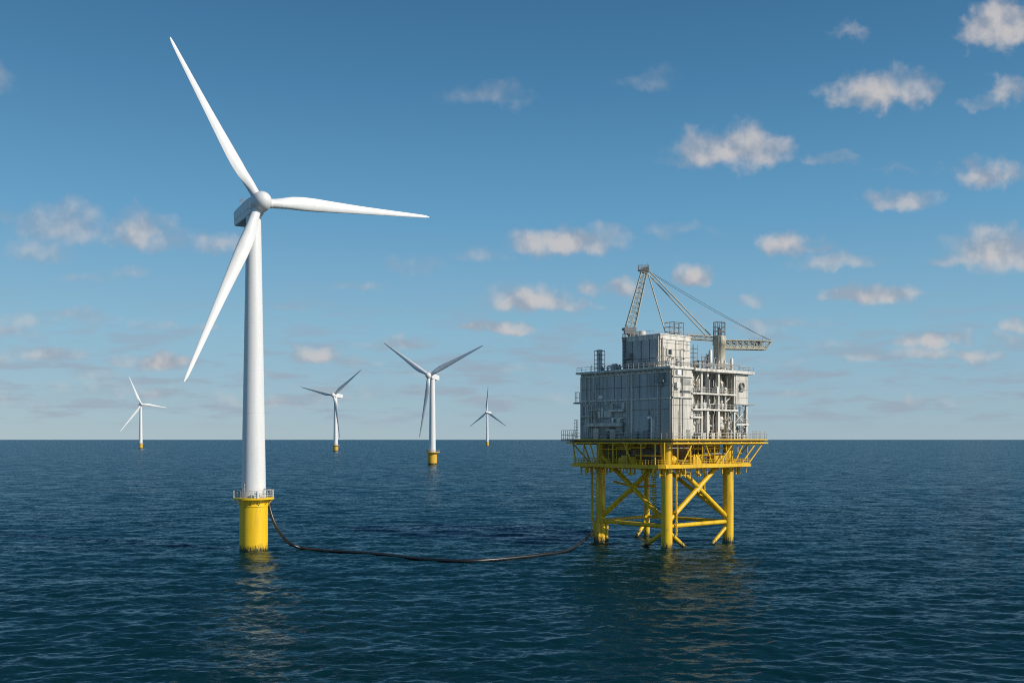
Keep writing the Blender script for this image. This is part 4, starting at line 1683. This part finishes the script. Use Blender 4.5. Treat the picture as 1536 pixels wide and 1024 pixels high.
# lattice mast
ma, mt_ = rel(at(945.5, 490, 253)), rel(at(966, 409, 254))
m = MB()
dm = (mt_ - ma)
dn = dm.normalized()
sx = Vector((1, 0, 0)) - dn * dn.x
sx.normalize()
sy = dn.cross(sx)
cor0, cor1 = [], []
for (i, j) in ((-1, -1), (1, -1), (1, 1), (-1, 1)):
    cor0.append(ma + sx * i * 1.15 + sy * j * 1.1)
    cor1.append(mt_ + sx * i * .72 + sy * j * .6)
for p, q in zip(cor0, cor1):
    m.tube(p, q, .17, n=6)
m.tube(ma + sx * .1 - sy * 1.1, mt_ + sx * .1 - sy * .6, .09, n=6)
nb = 11
for k in range(nb + 1):
    f_ = k / nb
    ring = [p.lerp(q, f_) for p, q in zip(cor0, cor1)]
    for i in range(4):
        m.tube(ring[i], ring[(i + 1) % 4], .095, n=5)
    if k < nb:
        ring2 = [p.lerp(q, (k + 1) / nb) for p, q in zip(cor0, cor1)]
        for i in range(4):
            a_, b_ = (i, (i + 1) % 4) if k % 2 else ((i + 1) % 4, i)
            m.tube(ring[a_], ring2[b_], .055, n=5)
ms = m.build('mast', M['craneyel'], cr)
# mast foot: turntable with machinery
m = MB()
zf = world(0, 0, ZH + .28).z - cb.z
fx, fy = ma.x, ma.y
m.lathe([(1.1, zf), (1.1, zf + .5), (1.35, zf + .6), (1.35, zf + .9)], 18, c=(fx + .5, fy, 0))
m.obox((fx + .2, fy, zf + 1.2), (1.7, 0, -.15), (0, 1.3, 0), (0, 0, .42))
m.obox((fx - .1, fy, zf + 2.0), (1.5, 0, 0), (0, 1.35, 0), (0, 0, .5))
m.obox((fx - 1.7, fy - .4, zf + 2.1), (.5, 0, 0), (0, .3, 0), (0, 0, .3))
m.build('turntable', M['grey'], cr)
m = MB()
m.lathe([(.01, -1.0), (.7, -.8), (.9, 0), (.7, .8), (.01, 1.0)], 14, c=(fx + 3.0, fy - .6, zf + .9), M=Matrix.Rotation(R(90), 3, 'Y'))
m.box((fx + 3.9, fy - 1.4, zf), (fx + 6.0, fy + .2, zf + .7))
m.build('winch', M['steel'], cr)
# mast head with sheaves and small platform
m = MB()
m.obox(mt_ + Vector((.1, 0, .4)), (1.1, 0, .1), (0, .8, 0), (0, 0, .35))
for k in range(3):
    m.lathe([(.55, -.06), (.55, .06)], 14, c=mt_ + Vector((.7 - k * .5, -.5 + k * .5, .9)), M=Matrix.Rotation(R(90), 3, 'X'))
railing(m, [mt_ + Vector((-1.4, -.9, .7)), mt_ + Vector((1.1, -.9, .7)), mt_ + Vector((1.1, .9, .7)), mt_ + Vector((-1.4, .9, .7))], h=1.1, sp=.8, r=.06, rails=(1, .5), closed=True)
m.box((mt_.x - 1.5, mt_.y - 1, mt_.z + .55), (mt_.x + 1.2, mt_.y + 1, mt_.z + .68))
m.tube(mt_ + Vector((.9, -.8, .7)), mt_ + Vector((.9, -.8, 2.5)), .06, n=5)
m.build('mast_head', M['grey'], ms)
hd = mt_ + Vector((1.0, 0, -.3))
# stays
for (p, q, r_, nm) in ((hd + Vector((.0, -.4, 0)), rel(at(998, 498, 250.0)), .17, 'strut'),
                       (hd + Vector((.2, .5, 0)), rel(at(1059.5, 504, 253.6)), .16, 'strut'),
                       (hd + Vector((.5, -.3, .5)), rel(at(1066, 503, 254.4)), .17, 'strut')):
    m = MB()
    m.tube(p, q, r_, n=8)
    m.build(nm, M['craneyel'], cr)
tipp = b1 + (b1 - b0).normalized() * 1.8 + Vector((0, 0, 2.25))
for s, sag in ((-.4, .6), (.4, 2.2)):
    p, q = hd + Vector((.3, s, .6)), tipp + bs * s
    pts = []
    for k in range(17):
        f_ = k / 16
        pt = p.lerp(q, f_)
        pt.z -= sag * 4 * f_ * (1 - f_) * .35
        pts.append(pt)
    m = MB()
    m.path(pts, .048, 6)
    m.build('stay', M['dark'], cr)
